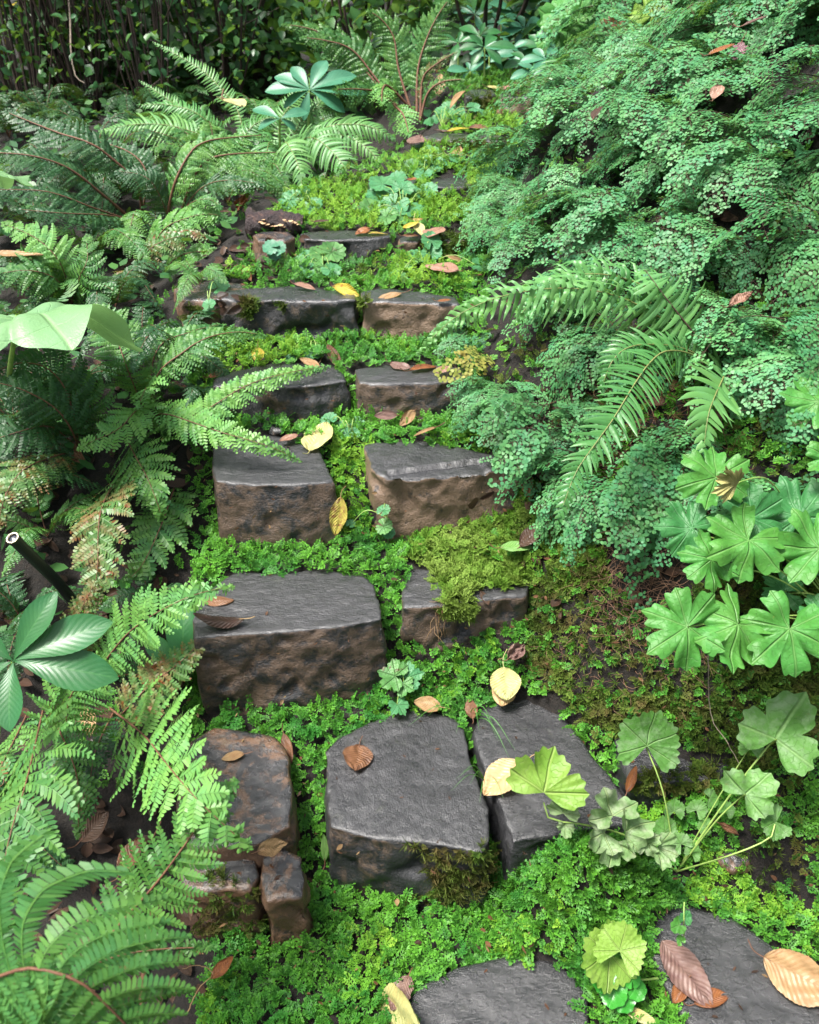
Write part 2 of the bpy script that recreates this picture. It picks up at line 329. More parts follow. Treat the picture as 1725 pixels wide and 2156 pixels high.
# ---------------------------------------------------------------- the stepped path: rows of (px, foot py, front top py, back py, slope of the tread below)
ROWS = [(860, 1890, 1770, 1490, .0), (610, 1480, 1330, 1200, .05), (580, 1145, 1016, 925, .08), (600, 880, 806, 768, .08), (600, 712, 633, 604, .08),
        (730, 543, 503, 487, .12), (880, 412, 385, 370, .16), (970, 320, 293, 280, .2), (1070, 240, 200, 187, .22)]
prof = [(-80, -.02), (.75, 0)]; RW = []
zp, yp = 0.0, 0.75
for (px, foot, top, back, m_) in ROWS:
    r = ray(px, foot); k = r.z / r.y
    Y = (zp - m_ * yp - CAMH) / (k - m_); Z = CAMH + k * Y
    zt = ony(px, top, Y).z; B = onz(px, back, zt)
    RW.append((Y, Z, zt, B.y)); prof += [(Y + .02, Z), (B.y, zt - .012)]; zp, yp = zt, B.y
prof += [(B.y + 2, zt + .1), (12, zt + .5), (200, zt + 3)]
PY, PZ = np.array(prof).T
print('ROWS', [tuple(round(v, 2) for v in r) for r in RW])
edge = [(380, 1100, 1340), (400, 400, 1125), (440, 440, 1100), (440, 440, 985), (365, 365, 975), (530, 530, 1000), (700, 620, 1010), (890, 890, 1085), (975, 975, 1170)]
EY, EL, ER = [], [], []
for (Y, Z, zt, by), (_, a, b), rw in zip(RW, edge, ROWS):
    EY.append(Y); EL.append(ony(min(a, _), (rw[1] + rw[2]) / 2, Y).x); ER.append(ony(b, (rw[1] + rw[2]) / 2, Y).x)
EY = [0.3, .8] + EY + [8]; EL = [-.42, -.40] + EL + [EL[-1] - .3]; ER = [1.0, .95] + ER + [ER[-1] + .5]
ER[2] = .62
def vnoise(x, y, s, seed=0):
    x = np.asarray(x, float) * s + seed * 17.3; y = np.asarray(y, float) * s - seed * 9.1
    return (np.sin(x * 1.7 + 1.3 * np.sin(y * 1.1 + seed)) + np.sin(y * 2.1 + 1.7 * np.sin(x * .9)) + .5 * np.sin(3.1 * x + 2.3 * y) + .5 * np.sin(2.7 * y - 3.9 * x)) / 3
_m = onz(1150, 1765, .18); _q = onz(1290, 1745, .18); MOUNDS = [(_m.x, _m.y - .05, .12, .075), (_q.x, _q.y - .04, .13, .085), ((_m.x + _q.x) / 2, _m.y - .04, .06, .06)]
_s = onz(1415, 1640, .17); MOUNDS.append((_s.x, _s.y - .06, .06, .10))
def terr(x, y):
    x = np.asarray(x, float); y = np.asarray(y, float)
    hp = np.interp(y, PY, PZ)
    hs = sum(np.interp(y + d, PY, PZ) for d in (-.2, -.1, 0, .1, .2)) / 5       # off the path the steps smooth out
    xl = np.interp(y, EY, EL); xr = np.interp(y, EY, ER)
    dl = np.maximum(0, xl - x); dr = np.maximum(0, x - xr)
    a = np.clip(np.maximum(dl, dr) / .12, 0, 1)
    z = hp * (1 - a) + hs * a
    hl = np.interp(y, [-80, 0, 1.0, 1.5, 2.0, 2.5, 3.0, 4.0, 6.0, 12, 200], [-.05, -.05, .06, .38, .62, .74, .80, .88, .96, 1.3, 4])
    al = np.clip(dl / .35, 0, 1); al = al * al * (3 - 2 * al); z = z * (1 - al) + hl * al
    st = np.clip((y - .9) / .5, 0, 1)
    bank = .95 * np.minimum(dr, .22) + .62 * np.clip(dr - .22, 0, 1.9) + .15 * np.maximum(dr - 2.12, 0)
    z = z + bank * (.25 + .75 * st)
    z = z + .03 * np.minimum(dl, 3) - .10 * np.clip(dl / .1, 0, 1) * np.clip((1.25 - y) / .3, 0, 1)
    for mx, my, mh, ms in MOUNDS: z = z + mh * np.exp(-((x - mx) ** 2 + (y - my) ** 2) / ms ** 2)
    z = z + vnoise(x, y, 9, 1) * .008 * (1 + 2 * a) + vnoise(x, y, 2.3, 2) * .03 * a
    return z
def gridaxis(a, b, step, lo, hi):
    mid = list(np.arange(a, b + 1e-6, step)); s = step; v = a; L_ = []
    while v > lo: s *= 1.3; v -= s; L_.append(v)
    s = step; v = mid[-1]; H_ = []
    while v < hi: s *= 1.3; v += s; H_.append(v)
    return np.array(L_[::-1] + mid + H_)
gx = gridaxis(-1.6, 1.9, .02, -90, 90); gy = gridaxis(.2, 5.2, .02, -60, 120)
X, Y_ = np.meshgrid(gx, gy); Z_ = terr(X, Y_)
tv = np.stack([X, Y_, Z_], -1).reshape(-1, 3)
tv[:, 2] += np.array([noise.noise(Vector((p[0] * 30, p[1] * 30, 0))) * .006 for p in tv])
ii = np.arange(len(tv)).reshape(X.shape)
tf = np.stack([ii[:-1, :-1], ii[:-1, 1:], ii[1:, 1:], ii[1:, :-1]], -1).reshape(-1, 4)
mb = MB(); mb.add(tv, tf); ground = mb.build('ground', M['soil'], smooth=True); tag(ground, kind='structure')

# ---------------------------------------------------------------- stones
SOL_V, SOL_F = [tv], [tf]; FOOT = []; FOOTZ = []
def remeshed(bm_v, bm_f, size):
    me = bpy.data.meshes.new('t'); me.from_pydata(bm_v, [], bm_f); me.update()
    o = bpy.data.objects.new('t', me); COL.objects.link(o)
    md = o.modifiers.new('r', 'REMESH'); md.mode = 'VOXEL'; md.voxel_size = size
    dg = bpy.context.evaluated_depsgraph_get(); dg.update(); ev = o.evaluated_get(dg); m2 = ev.to_mesh()
    V = np.empty(len(m2.vertices) * 3); m2.vertices.foreach_get('co', V); V = V.reshape(-1, 3)
    F = np.empty(len(m2.loops), int); m2.loops.foreach_get('vertex_index', F)
    S = np.array([p.loop_total for p in m2.polygons])
    ev.to_mesh_clear(); bpy.data.objects.remove(o); bpy.data.meshes.remove(me)
    F = F.reshape(-1, 4) if (S == 4).all() else None
    return V, F
def stone(label, poly, ztop, zbot, mat, amp=.010, tilt=(0, 0), flare=.015, size=.0065, smoothk=3, group='stones of the garden steps', seed=0, ridge=None, name='step_stone', zfront=None):
    top = [onz(px, py, ztop) for px, py in poly]
    c = sum(top, Vector()) / len(top)
    if sum((top[i].x * top[(i + 1) % len(top)].y - top[(i + 1) % len(top)].x * top[i].y) for i in range(len(top))) < 0: top = top[::-1]
    FOOT.append(np.array([(p.x, p.y) for p in top])); FOOTZ.append(ztop)
    n = len(top); V = []
    for p in top: V.append((p.x, p.y, ztop + tilt[0] * (p.x - c.x) + tilt[1] * (p.y - c.y)))
    for p in top:
        d = (p - c); d.z = 0; d.normalize(); V.append((p.x + d.x * flare, p.y + d.y * flare, zbot))
    F = [list(range(n)), list(range(2 * n - 1, n - 1, -1))] + [[i, i + n, (i + 1) % n + n, (i + 1) % n] for i in range(n)]
    F[0] = list(range(n))
    V2, F2 = remeshed(V, F, size)
    # soften edges: laplacian smoothing
    E = np.vstack([F2[:, [0, 1]], F2[:, [1, 2]], F2[:, [2, 3]], F2[:, [3, 0]]])
    deg = np.bincount(E.ravel(), minlength=len(V2)).astype(float)[:, None]
    for _ in range(smoothk):
        acc = np.zeros_like(V2)
        for k in range(3):
            acc[:, k] = np.bincount(E[:, 0], V2[E[:, 1], k], len(V2)) + np.bincount(E[:, 1], V2[E[:, 0], k], len(V2))
        V2 = V2 * .4 + .6 * acc / deg
    # normals
    fn = np.cross(V2[F2[:, 2]] - V2[F2[:, 0]], V2[F2[:, 3]] - V2[F2[:, 1]]); vn = np.zeros_like(V2)
    for k in range(4):
        for j in range(3): vn[:, j] += np.bincount(F2[:, k], fn[:, j], len(V2))
    vn /= np.linalg.norm(vn, axis=1)[:, None] + 1e-12
    o3 = Vector((seed * 3.7, seed * 1.9, seed * 5.3)); d = np.empty(len(V2))
    for i, p in enumerate(V2):
        v = Vector(p); side = 1 - abs(vn[i, 2])
        a = noise.noise(v * 9 + o3) * .8 + noise.noise(v * 24 + o3) * .45
        rg = abs(noise.noise(v * 14 + o3 * 2)); lay = noise.noise(Vector((v.x * 4, v.y * 4, v.z * 38)) + o3)
        f = noise.noise(v * 70 + o3) * .16
        ch = max(0., noise.noise(v * 20 + o3 * 1.3) - .18) * 2.2
        d[i] = 1.0 * (a * .8 * (.3 + .7 * side) - rg * .9 * side + lay * .12 * side + f) - ch * (.25 + .9 * side)
    V2 = V2 + vn * (d * amp)[:, None]
    if ridge is not None:                     # a split along the bedding: (point a, point b, depth, width)
        (ax, ay), (bx, by), dep, wd = ridge; A = onz(ax, ay, ztop); B = onz(bx, by, ztop)
        ab = np.array([B.x - A.x, B.y - A.y]); L2 = (ab ** 2).sum()
        q = V2[:, :2] - np.array([A.x, A.y]); tt = np.clip((q @ ab) / L2, 0, 1)
        nn = np.array([noise.noise(Vector((x * 40, 3, 0))) * .006 for x in V2[:, 0]])
        sd_ = (q[:, 0] * -ab[1] + q[:, 1] * ab[0]) / math.sqrt(L2) + nn
        inside = ((q @ ab) / L2 > 0) & ((q @ ab) / L2 < 1) & (vn[:, 2] > .3)
        V2[:, 2] -= np.where(inside & (sd_ < 0), dep * np.clip(-sd_ / .004, 0, 1), 0)
        V2[:, 2] -= np.where(inside, 1.1 * dep * np.exp(-((sd_ + .003) / wd) ** 2), 0)
    SOL_V.append(V2); SOL_F.append(F2)
    cc = np.array([c.x, c.y, zbot]); mb = MB(); mb.add(V2 - cc, F2)
    o = mb.build(name, mat, smooth=True); o.location = cc
    return tag(o, label, 'stone', group)
z = [r[2] for r in RW]; zf = [r[1] for r in RW]; DZ = .07
# row A, paving at the foot
stone('dark slate slab at the bottom edge, left of the folded lime leaf', [(850, 2120), (885, 2075), (960, 2035), (1060, 2010), (1150, 2015), (1210, 2050), (1240, 2100), (1250, 2260), (830, 2280)], .03, -.1, M['stone_slate'], .008, seed=1)
stone('dark slate slab under the large brown leaves at the bottom right', [(1350, 1930), (1425, 1893), (1540, 1925), (1630, 1985), (1760, 2040), (1850, 2250), (1500, 2250), (1400, 2080), (1365, 1990)], .03, -.1, M['stone_slate'], .009, seed=2)
zz_ = .2
for _ in range(12): q_ = onz(1410, 1605, zz_); zz_ = float(terr(q_.x, q_.y))
stone('dark mossy slab behind the round leaf at the right', [(1290, 1550), (1395, 1525), (1500, 1545), (1545, 1600), (1520, 1640), (1400, 1650), (1325, 1640)], zz_ + .010, zz_ - .15, M['stone_slate'], .008, seed=3)
# row B
stone('large flat square slate in the lowest row, brown leaf near its back', [(682, 1578), (712, 1552), (766, 1522), (866, 1488), (966, 1506), (982, 1538), (994, 1598), (1026, 1698), (1036, 1768), (1020, 1800), (900, 1778), (790, 1768), (694, 1745)], z[0], zf[0] - DZ, M['stone_grey'], .011, seed=4)
stone('reddish brown wet slab left of the square slate, half under a fern', [(400, 1560), (450, 1527), (520, 1533), (586, 1548), (608, 1590), (618, 1660), (614, 1738), (540, 1782), (400, 1790), (370, 1700)], z[0] + .005, zf[0] - .12, M['stone_wet'], .010, seed=5)
stone('dark slate to the right of the square slate, cut slantwise', [(996, 1540), (1012, 1490), (1060, 1468), (1130, 1466), (1180, 1492), (1228, 1556), (1276, 1618), (1331, 1698), (1340, 1735), (1210, 1752), (1078, 1776), (1050, 1690), (1014, 1610)], z[0], zf[0] - DZ, M['stone_slate'], .009, seed=6)
stone('low rounded brown chunk under the fern tip, beside the peeling yellow leaf', [(372, 1830), (395, 1800), (470, 1790), (535, 1795), (546, 1838), (530, 1872), (390, 1880)], z[0] - .035, -.2, M['stone_wet'], .013, seed=7)
stone('broken brown chunk carrying the curled tan leaf in the lowest row', [(552, 1800), (600, 1785), (634, 1795), (645, 1850), (640, 1888), (560, 1898), (545, 1850)], z[0] - .035, -.15, M['stone_wet'], .014, seed=8)
# row C
stone('largest block of the second row, two brown leaves on its left end', [(424, 1255), (494, 1200), (594, 1208), (662, 1195), (770, 1208), (792, 1230), (800, 1262), (811, 1304), (728, 1320), (614, 1331), (480, 1340), (406, 1344), (404, 1300)], z[1], zf[1] - .13, M['stone_brown'], .011, seed=9)
stone('second row block overhung by golden moss with dangling roots', [(856, 1196), (940, 1180), (1060, 1190), (1118, 1206), (1114, 1252), (1054, 1260), (982, 1270), (914, 1278), (848, 1280), (842, 1246)], z[1] - .01, zf[1] - DZ, M['stone_brown'], .013, seed=10)
# row D
stone('tall smooth brown block of the third row, left of the mossy gap', [(446, 930), (470, 916), (560, 912), (640, 928), (674, 942), (692, 982), (706, 1014), (640, 1021), (540, 1022), (452, 1014), (444, 975)], z[2], zf[2] - DZ, M['stone_brown'], .007, seed=11)
stone('tan block of the third row with a split across its top', [(764, 934), (790, 928), (900, 926), (1010, 948), (1080, 965), (1098, 984), (1050, 992), (900, 1001), (815, 1004), (790, 998), (774, 962)], z[2], zf[2] - DZ, M['stone_tan'], .010, seed=12, ridge=((812, 992), (1010, 967), .007, .004))
# row E
stone('long dark block of the fourth row crossed by fern fronds', [(450, 796), (500, 776), (582, 762), (690, 766), (722, 778), (735, 800), (660, 812), (574, 817), (446, 812)], z[3], zf[3] - DZ, M['stone_grey'], .012, seed=13)
stone('reddish block of the fourth row beside the maidenhair', [(744, 774), (800, 766), (900, 766), (975, 772), (985, 800), (900, 808), (820, 809), (754, 805)], z[3], zf[3] - DZ, M['stone_brown'], .011, seed=14)
# row F
stone('dark rounded block at the shaded left end of the fifth row', [(362, 606), (400, 592), (470, 590), (530, 598), (520, 618), (446, 634), (380, 630)], z[4], zf[4] - DZ, M['stone_wet'], .010, seed=15)
stone('long rough grey block in the middle of the fifth row', [(450, 626), (466, 612), (530, 603), (620, 601), (700, 608), (750, 616), (753, 632), (700, 633), (600, 633), (500, 634)], z[4] + .004, zf[4] - DZ, M['stone_grey'], .014, seed=16)
stone('tan cubic block of the fifth row with a dark crack', [(757, 612), (800, 605), (886, 610), (960, 624), (975, 642), (900, 640), (830, 637), (764, 634)], z[4], zf[4] - .12, M['stone_tan'], .011, seed=17)
# row G
stone('dark block under the rotting log in the sixth row', [(530, 492), (560, 486), (610, 486), (622, 496), (600, 505), (540, 506)], z[5] + .01, zf[5] - DZ, M['stone_wet'], .009, seed=18)
stone('wide grey brown block in the middle of the sixth row', [(628, 490), (660, 485), (740, 484), (815, 487), (828, 496), (780, 504), (700, 506), (640, 503)], z[5], zf[5] - DZ, M['stone_grey'], .010, seed=19)
stone('small tan stone in the gap of the sixth row', [(836, 500), (850, 493), (880, 494), (890, 501), (880, 508), (842, 508)], z[5] - .01, zf[5] - DZ, M['stone_tan'], .009, seed=20)
stone('mossy stone at the right end of the sixth row', [(898, 494), (940, 488), (1000, 490), (1010, 500), (960, 508), (900, 508)], z[5] - .005, zf[5] - DZ, M['stone_wet'], .010, seed=21)
# rows H, I, J
stone('dark stone half hidden by round leaves in the seventh row', [(772, 374), (800, 368), (850, 368), (880, 376), (870, 386), (780, 388)], z[6], zf[6] - DZ, M['stone_grey'], .010, seed=22)
stone('dark stone behind the bluish whorled leaf in the seventh row', [(905, 376), (950, 370), (990, 378), (995, 392), (940, 396), (900, 390)], z[6] - .01, zf[6] - DZ, M['stone_grey'], .010, seed=23)
stone('wide wet stone edged with moss in the eighth row', [(888, 286), (920, 279), (1000, 280), (1060, 284), (1070, 296), (1000, 296), (930, 294)], z[7], zf[7] - DZ, M['stone_brown'], .010, seed=24)
stone('dark left stone of the topmost row', [(975, 196), (990, 188), (1040, 187), (1046, 198), (1030, 202), (980, 203)], z[8], zf[8] - DZ, M['stone_grey'], .012, seed=25)
stone('tan right stone of the topmost row below the hellebores', [(1050, 192), (1080, 186), (1150, 189), (1165, 198), (1120, 204), (1054, 203)], z[8], zf[8] - DZ, M['stone_tan'], .012, seed=26)
for (lab, px, py, s_, mt, sd_) in [('small round pebble lying in the lime spikemoss at the lower right', 1545, 1822, .028, 'stone_wet', 40), ('tiny pale pebble on the dark slab tread of the fourth row', 955, 785, .010, 'stone_tan', 41)]:
    pass

bv = np.concatenate(SOL_V); off = np.cumsum([0] + [len(v) for v in SOL_V[:-1]])
bf = np.concatenate([f + o for f, o in zip(SOL_F, off)])
BVH = BVHTree.FromPolygons([tuple(v) for v in bv], [tuple(int(i) for i in f) for f in bf])
def hit(px, py):
    r = ray(px, py); loc, n, i, d = BVH.ray_cast(CAM, r.normalized())
    if loc is None: return at(px, py, 6), Vector((0, 0, 1)), 6
    return loc, (n if n.z > -1 else -n), d / r.length
def down(x, y):
    loc, n, i, d = BVH.ray_cast(Vector((x, y, 6)), Vector((0, 0, -1)))
    return (loc, n) if loc is not None else (Vector((x, y, 0)), Vector((0, 0, 1)))
exec_parts = True
# ---------------------------------------------------------------- frond patterns, flat: u along, v across, w up
def frond_bip(L, W, n=24, seed=0, sp=.0062, bare=.12, tipw=1.6, basew=.55, fill=1.0, ang0=80, ang1=48, sweep=.25, cup=.0, droop=.35):
    r = np.random.default_rng(seed); mb = MB(); uu = L * (bare + (1 - bare) * np.linspace(0, 1, n + 1) ** .93)[:-1]
    for i, u in enumerate(uu):
        t = i / n; pr = (basew + (1 - basew) * min(1, t / .35)) * (1 - max(0, (t - .3) / .7) ** tipw) + .02
        du = (uu[min(i + 1, n - 1)] - uu[max(i - 1, 0)]) / 2 + 1e-4
        for s in (-1, 1):
            lp = W * pr * (r.uniform(.86, 1.08) if r.random() > .04 else r.uniform(.3, .6)); k = max(3, int(lp / sp)); a = R(ang0 + (ang1 - ang0) * t + r.normal(0, 4)); dr = droop + r.normal(0, .14)
            q = np.linspace(.03, .97, k) * lp; f = q / lp
            an = a - sweep * f
            px_ = u + (s == 1) * du * .4 + np.cumsum(np.cos(an)) * lp / k; py_ = (np.cumsum(np.sin(an)) - .9) * lp / k
            z_ = -dr * lp * f ** 2 + cup * lp * f + r.normal(0, .002)
            hw = du * .54 * fill * (1 - f ** 2.2) ** .6 * (.85 + .3 * np.sin(np.pi * f)) + .0012
            tn = r.uniform(.25, .75); st = lp / k * 1.05
            for side in (-1, 1):
                dx, dy = np.cos(an), np.sin(an); nx, ny = -np.sin(an) * side, np.cos(an) * side
                shp = [(-.05, .02), (.05, .75), (.42, 1.0), (.85, .62), (.78, .02)]
                tl = r.normal(0, .28, k); V = []
                for (p, h) in shp:
                    hx = p * st + h * hw * .35
                    V.append(np.stack([px_ + dx * hx + nx * h * hw, py_ * 1 + dy * hx + ny * h * hw, z_ - .28 * h * hw + tl * h * hw * .6 + (p - .4) * st * tl * .8], -1))
                V = np.stack(V, 1).reshape(-1, 3); V[:, 1] *= s
                F = np.arange(k * 5).reshape(k, 5)
                if (side * s) < 0: F = F[:, ::-1]
                mb.add(V, F, 0, np.repeat(np.clip(tn + r.normal(0, .14, k) + .15 * f, 0, 1), 5))
            # pinna rib
            wv = .0007; P = np.stack([px_, py_ * s, z_ + .0004], -1); Q = P.copy(); Q[:, 0] += wv * 2
            idx = np.arange(k); mb.add(np.vstack([P, Q]), np.stack([idx[:-1], idx[1:], idx[1:] + k, idx[:-1] + k], -1), 0, .9)
    return mb.arrays()
def frond_pin(L, W, n=30, seed=0, bare=.08, K=6, wfac=.33, ang0=82, ang1=50, tipw=1.5, basew=.6, droop=.35, wave=.0):
    r = np.random.default_rng(seed); mb = MB(); uu = L * (bare + (1 - bare) * np.linspace(0, 1, n + 1) ** .95)[:-1]
    for i, u in enumerate(uu):
        t = i / n; pr = (basew + (1 - basew) * min(1, t / .3)) * (1 - max(0, (t - .35) / .65) ** tipw) + .03
        du = (uu[min(i + 1, n - 1)] - uu[max(i - 1, 0)]) / 2
        for s in (-1, 1):
            lp = W * pr * (r.uniform(.85, 1.1) if r.random() > .04 else .5); a = R(ang0 + (ang1 - ang0) * t + r.normal(0, 3.5)); f = np.linspace(0, 1, K + 1)
            an = a - .35 * f
            x = u + (s == 1) * du * .45 + np.concatenate([[0], np.cumsum(np.cos(an[:-1]))]) * lp / K; y = np.concatenate([[0], np.cumsum(np.sin(an[:-1]))]) * lp / K
            z = -(droop + r.normal(0, .1)) * lp * f ** 2 + r.normal(0, .002) + wave * lp * np.sin(f * 7 + r.uniform(0, 6)) * .15
            hw = du * wfac * (1 - f ** 2.4) ** .7 * (.8 + .35 * np.exp(-f * 6)) + .0003
            nx, ny = -np.sin(an), np.cos(an); tw = r.normal(0, .3)
            A = np.stack([x + nx * hw, (y + ny * hw), z - hw * .35 + tw * hw], -1); B = np.stack([x, y, z], -1); C = np.stack([x - nx * hw, (y - ny * hw), z - hw * .35 - tw * hw], -1)
            V = np.stack([A, B, C], 1).reshape(-1, 3); V[:, 1] *= s
            b = np.arange(K)[:, None] * 3
            F = np.vstack([b + [0, 1, 4, 3], b + [1, 2, 5, 4]])
            if s > 0: F = F[:, ::-1]
            mb.add(V, F, 0, np.repeat(np.clip(r.uniform(.3, .7) + .2 * f, 0, 1), 3))
    return mb.arrays()
def frond_maiden(L, W, n=11, seed=0, lr=.0049):
    r = np.random.default_rng(seed); mb = MB(); lf = []; st = []; cur = [0.]
    def leaf(p, d, s=1): lf.append((p, d, lr * s * r.uniform(.75, 1.2), cur[0] * abs(p[1])))
    def line(p, q): st.append((p, q, cur[0]))
    for i in range(n):
        t = (i + .4) / n; u = L * (.2 + .8 * t); pl = W * (1 - t) ** .8 * (.75 + .5 * min(1, 2.5 * t)) * r.uniform(.65, 1.15) + .008
        for s in (-1, 1):
            a = R(60 - 15 * t + r.normal(0, 7)); d = np.array([math.cos(a), s * math.sin(a)]); p0 = np.array([u + (s > 0) * .3 * L * .8 / n, 0.]); cur[0] = r.normal(-.1, .32)
            if r.random() < .05: continue
            line(p0, p0 + d * pl); m_ = max(1, int(pl / .0092))
            for j in range(m_):
                q = p0 + d * pl * (j + .7) / m_; sl_ = pl * .42 * (1 - j / m_) * (1 if pl > .03 else 0)
                for s2 in (-1, 1):
                    a2 = a * s + s2 * R(58); d2 = np.array([math.cos(a2), math.sin(a2)])
                    k2 = int(sl_ / .0088)
                    if k2 > 0:
                        line(q, q + d2 * sl_)
                        for kk in range(k2):
                            c = q + d2 * sl_ * (kk + .6) / k2
                            for s3 in (-1, 1):
                                a3 = a2 + s3 * R(50); d3 = np.array([math.cos(a3), math.sin(a3)]); leaf(c + d3 * .0032, d3)
                        leaf(q + d2 * (sl_ + .003), d2)
                    else: leaf(q + d2 * .003, d2)
            leaf(p0 + d * (pl + .002), d)
    cur[0] = 0.; leaf(np.array([L, 0.]), np.array([1., 0.]))
    P = np.array([l[0] for l in lf]); D = np.array([l[1] for l in lf]); S = np.array([l[2] for l in lf])[:, None]
    Nn = np.stack([-D[:, 1], D[:, 0]], 1); k = len(P); zz = np.array([l[3] for l in lf])[:, None] + r.normal(0, .0025, (k, 1)) - .12 * np.abs(P[:, 1:2]) ** 1.1
    tx = r.normal(0, .25, (k, 1)); ty = r.normal(0, .25, (k, 1))
    V = []
    for (a_, b_) in [(-.25, 0), (.25, .8), (.95, .92), (1.35, .45), (1.38, -.4), (.98, -.92), (.25, -.8)]:
        xy = P + D * a_ * S + Nn * b_ * S; V.append(np.hstack([xy, zz + (a_ * tx + b_ * ty) * S * .6]))
    V = np.stack(V, 1).reshape(-1, 3)
    mb.add(V, np.arange(k * 7).reshape(k, 7)[:, ::-1], 0, np.repeat(r.uniform(.1, .9, k) * .7 + .15, 7))
    for p, q, c_ in st:
        d = q - p; n_ = np.array([-d[1], d[0]]); n_ = n_ / (np.linalg.norm(n_) + 1e-9) * .0004
        zf_ = lambda a: c_ * abs(a[1]) - .12 * abs(a[1]) ** 1.1 - .0006
        mb.add([(*(p + n_), zf_(p)), (*(p - n_), zf_(p)), (*(q - n_), zf_(q)), (*(q + n_), zf_(q))], [[0, 1, 2, 3]], 1, .5)
    return mb.arrays()
def bent(arr, C, L, **k):
    V, F, S, Mi, T, UV = arr; return [deform(V, C, L, **k), F, S, Mi, T, UV]

HINT = (0, -.45, 1)
def hero_frond(parent, pts, kind, W, mat, stalk='stalk_brown', n=None, seed=None, hint=HINT, roll=0., r0=.0022, **kw):
    """pts: list of (px, py, depth) or Vectors from the crown to the tip; the blade covers the last part"""
    if kind == 'pin' and stalk == 'stalk_brown': stalk = 'stalk_sword'
    P = [p if isinstance(p, Vector) else at(*p) for p in pts]
    C, L = spline(P, 48); seed = random.randrange(9999) if seed is None else seed
    if kind == 'bip': arr = frond_bip(L, W, n or max(10, int(L / .0155)), seed, **kw)
    elif kind == 'pin': arr = frond_pin(L, W, n or max(14, int(L / .0105)), seed, **kw)
    else: arr = frond_maiden(L, W, n or 12, seed)
    fr = build('frond', bent(arr, C, L, hint=hint, roll=roll), [M[mat], M['stalk_dark']], parent)
    mb = MB(); tube(mb, list(C[::4] + np.array([0, -.5, 1.]) * r0 * .55), r0, r0 * .25, 6, 30)
    st = mb.build('stalk', M[stalk], fr, smooth=True)
    return fr
def fern(label, crown, group='ferns beside the steps', depth=None, name='fern', cat='fern'):
    loc = at(crown[0], crown[1], depth) if depth else hit(*crown)[0]
    return tag(empty(name, loc), label, cat, group)
# small library of arching fronds for filling, made at the origin: crown at 0, arch leaves along +X
def arch(L, rise, droop, side=0):
    return [(0, 0, 0), (L * .25, side * .02, rise * .75), (L * .55, side * .06, rise), (L * .8, side * .12, rise - droop * .4), (L, side * .2, rise - droop)]
LIB = {}
def lib(key, n, maker, mats):
    LIB[key] = []
    for i in range(n):
        L0 = .34; md = key == 'maiden'; P = arch(L0, random.uniform(.02, .08) if md else random.uniform(.10, .2), random.uniform(.08, .18) if md else random.uniform(.10, .2), random.uniform(-.5, .5)); C, L = spline([Vector(p) for p in P], 40)
        arr = bent(maker(L, i), C, L, hint=(-.2, 0, 1)); me = mesh_from('frond', arr, mats)
        mb = MB(); tube(mb, list(C[::5]), .002, .0004, 5, 16); ms = mesh_from('stalk', mb.arrays(), [M['stalk_brown'] if 'maiden' not in key else M['stalk_dark']], True)
        LIB[key].append((me, ms))
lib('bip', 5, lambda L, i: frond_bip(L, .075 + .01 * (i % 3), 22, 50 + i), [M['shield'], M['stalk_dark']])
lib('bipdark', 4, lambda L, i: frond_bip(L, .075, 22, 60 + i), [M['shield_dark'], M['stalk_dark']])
lib('pin', 4, lambda L, i: frond_pin(L, .055, 30, 70 + i), [M['sword'], M['stalk_dark']])
lib('maiden', 9, lambda L, i: frond_maiden(L, .082, 9, 80 + i), [M['maiden'], M['stalk_dark']])
def fill_fern(label, loc, key, n=11, scale=1., az=(0, 360), tilt=(-10, 25), group='ferns beside the steps', name='fern', normal=None, stalks=True, seed=0):
    r = random.Random(seed * 31 + n); root = tag(empty(name, loc), label, 'fern', group)
    for i in range(n):
        me, ms = r.choice(LIB[key]); o = bpy.data.objects.new('frond', me); COL.objects.link(o); o.parent = root
        a = R(az[0] + (az[1] - az[0]) * (i + r.uniform(.1, .9)) / n)
        s = scale * r.uniform(.75, 1.15)
        o.rotation_euler = (r.uniform(-.3, .3), -R(r.uniform(*tilt)), a); o.scale = (s, s, s); o.rotation_mode = 'XYZ'
        if stalks:
            q = bpy.data.objects.new('stalk', ms); COL.objects.link(q); q.parent = o
    return root

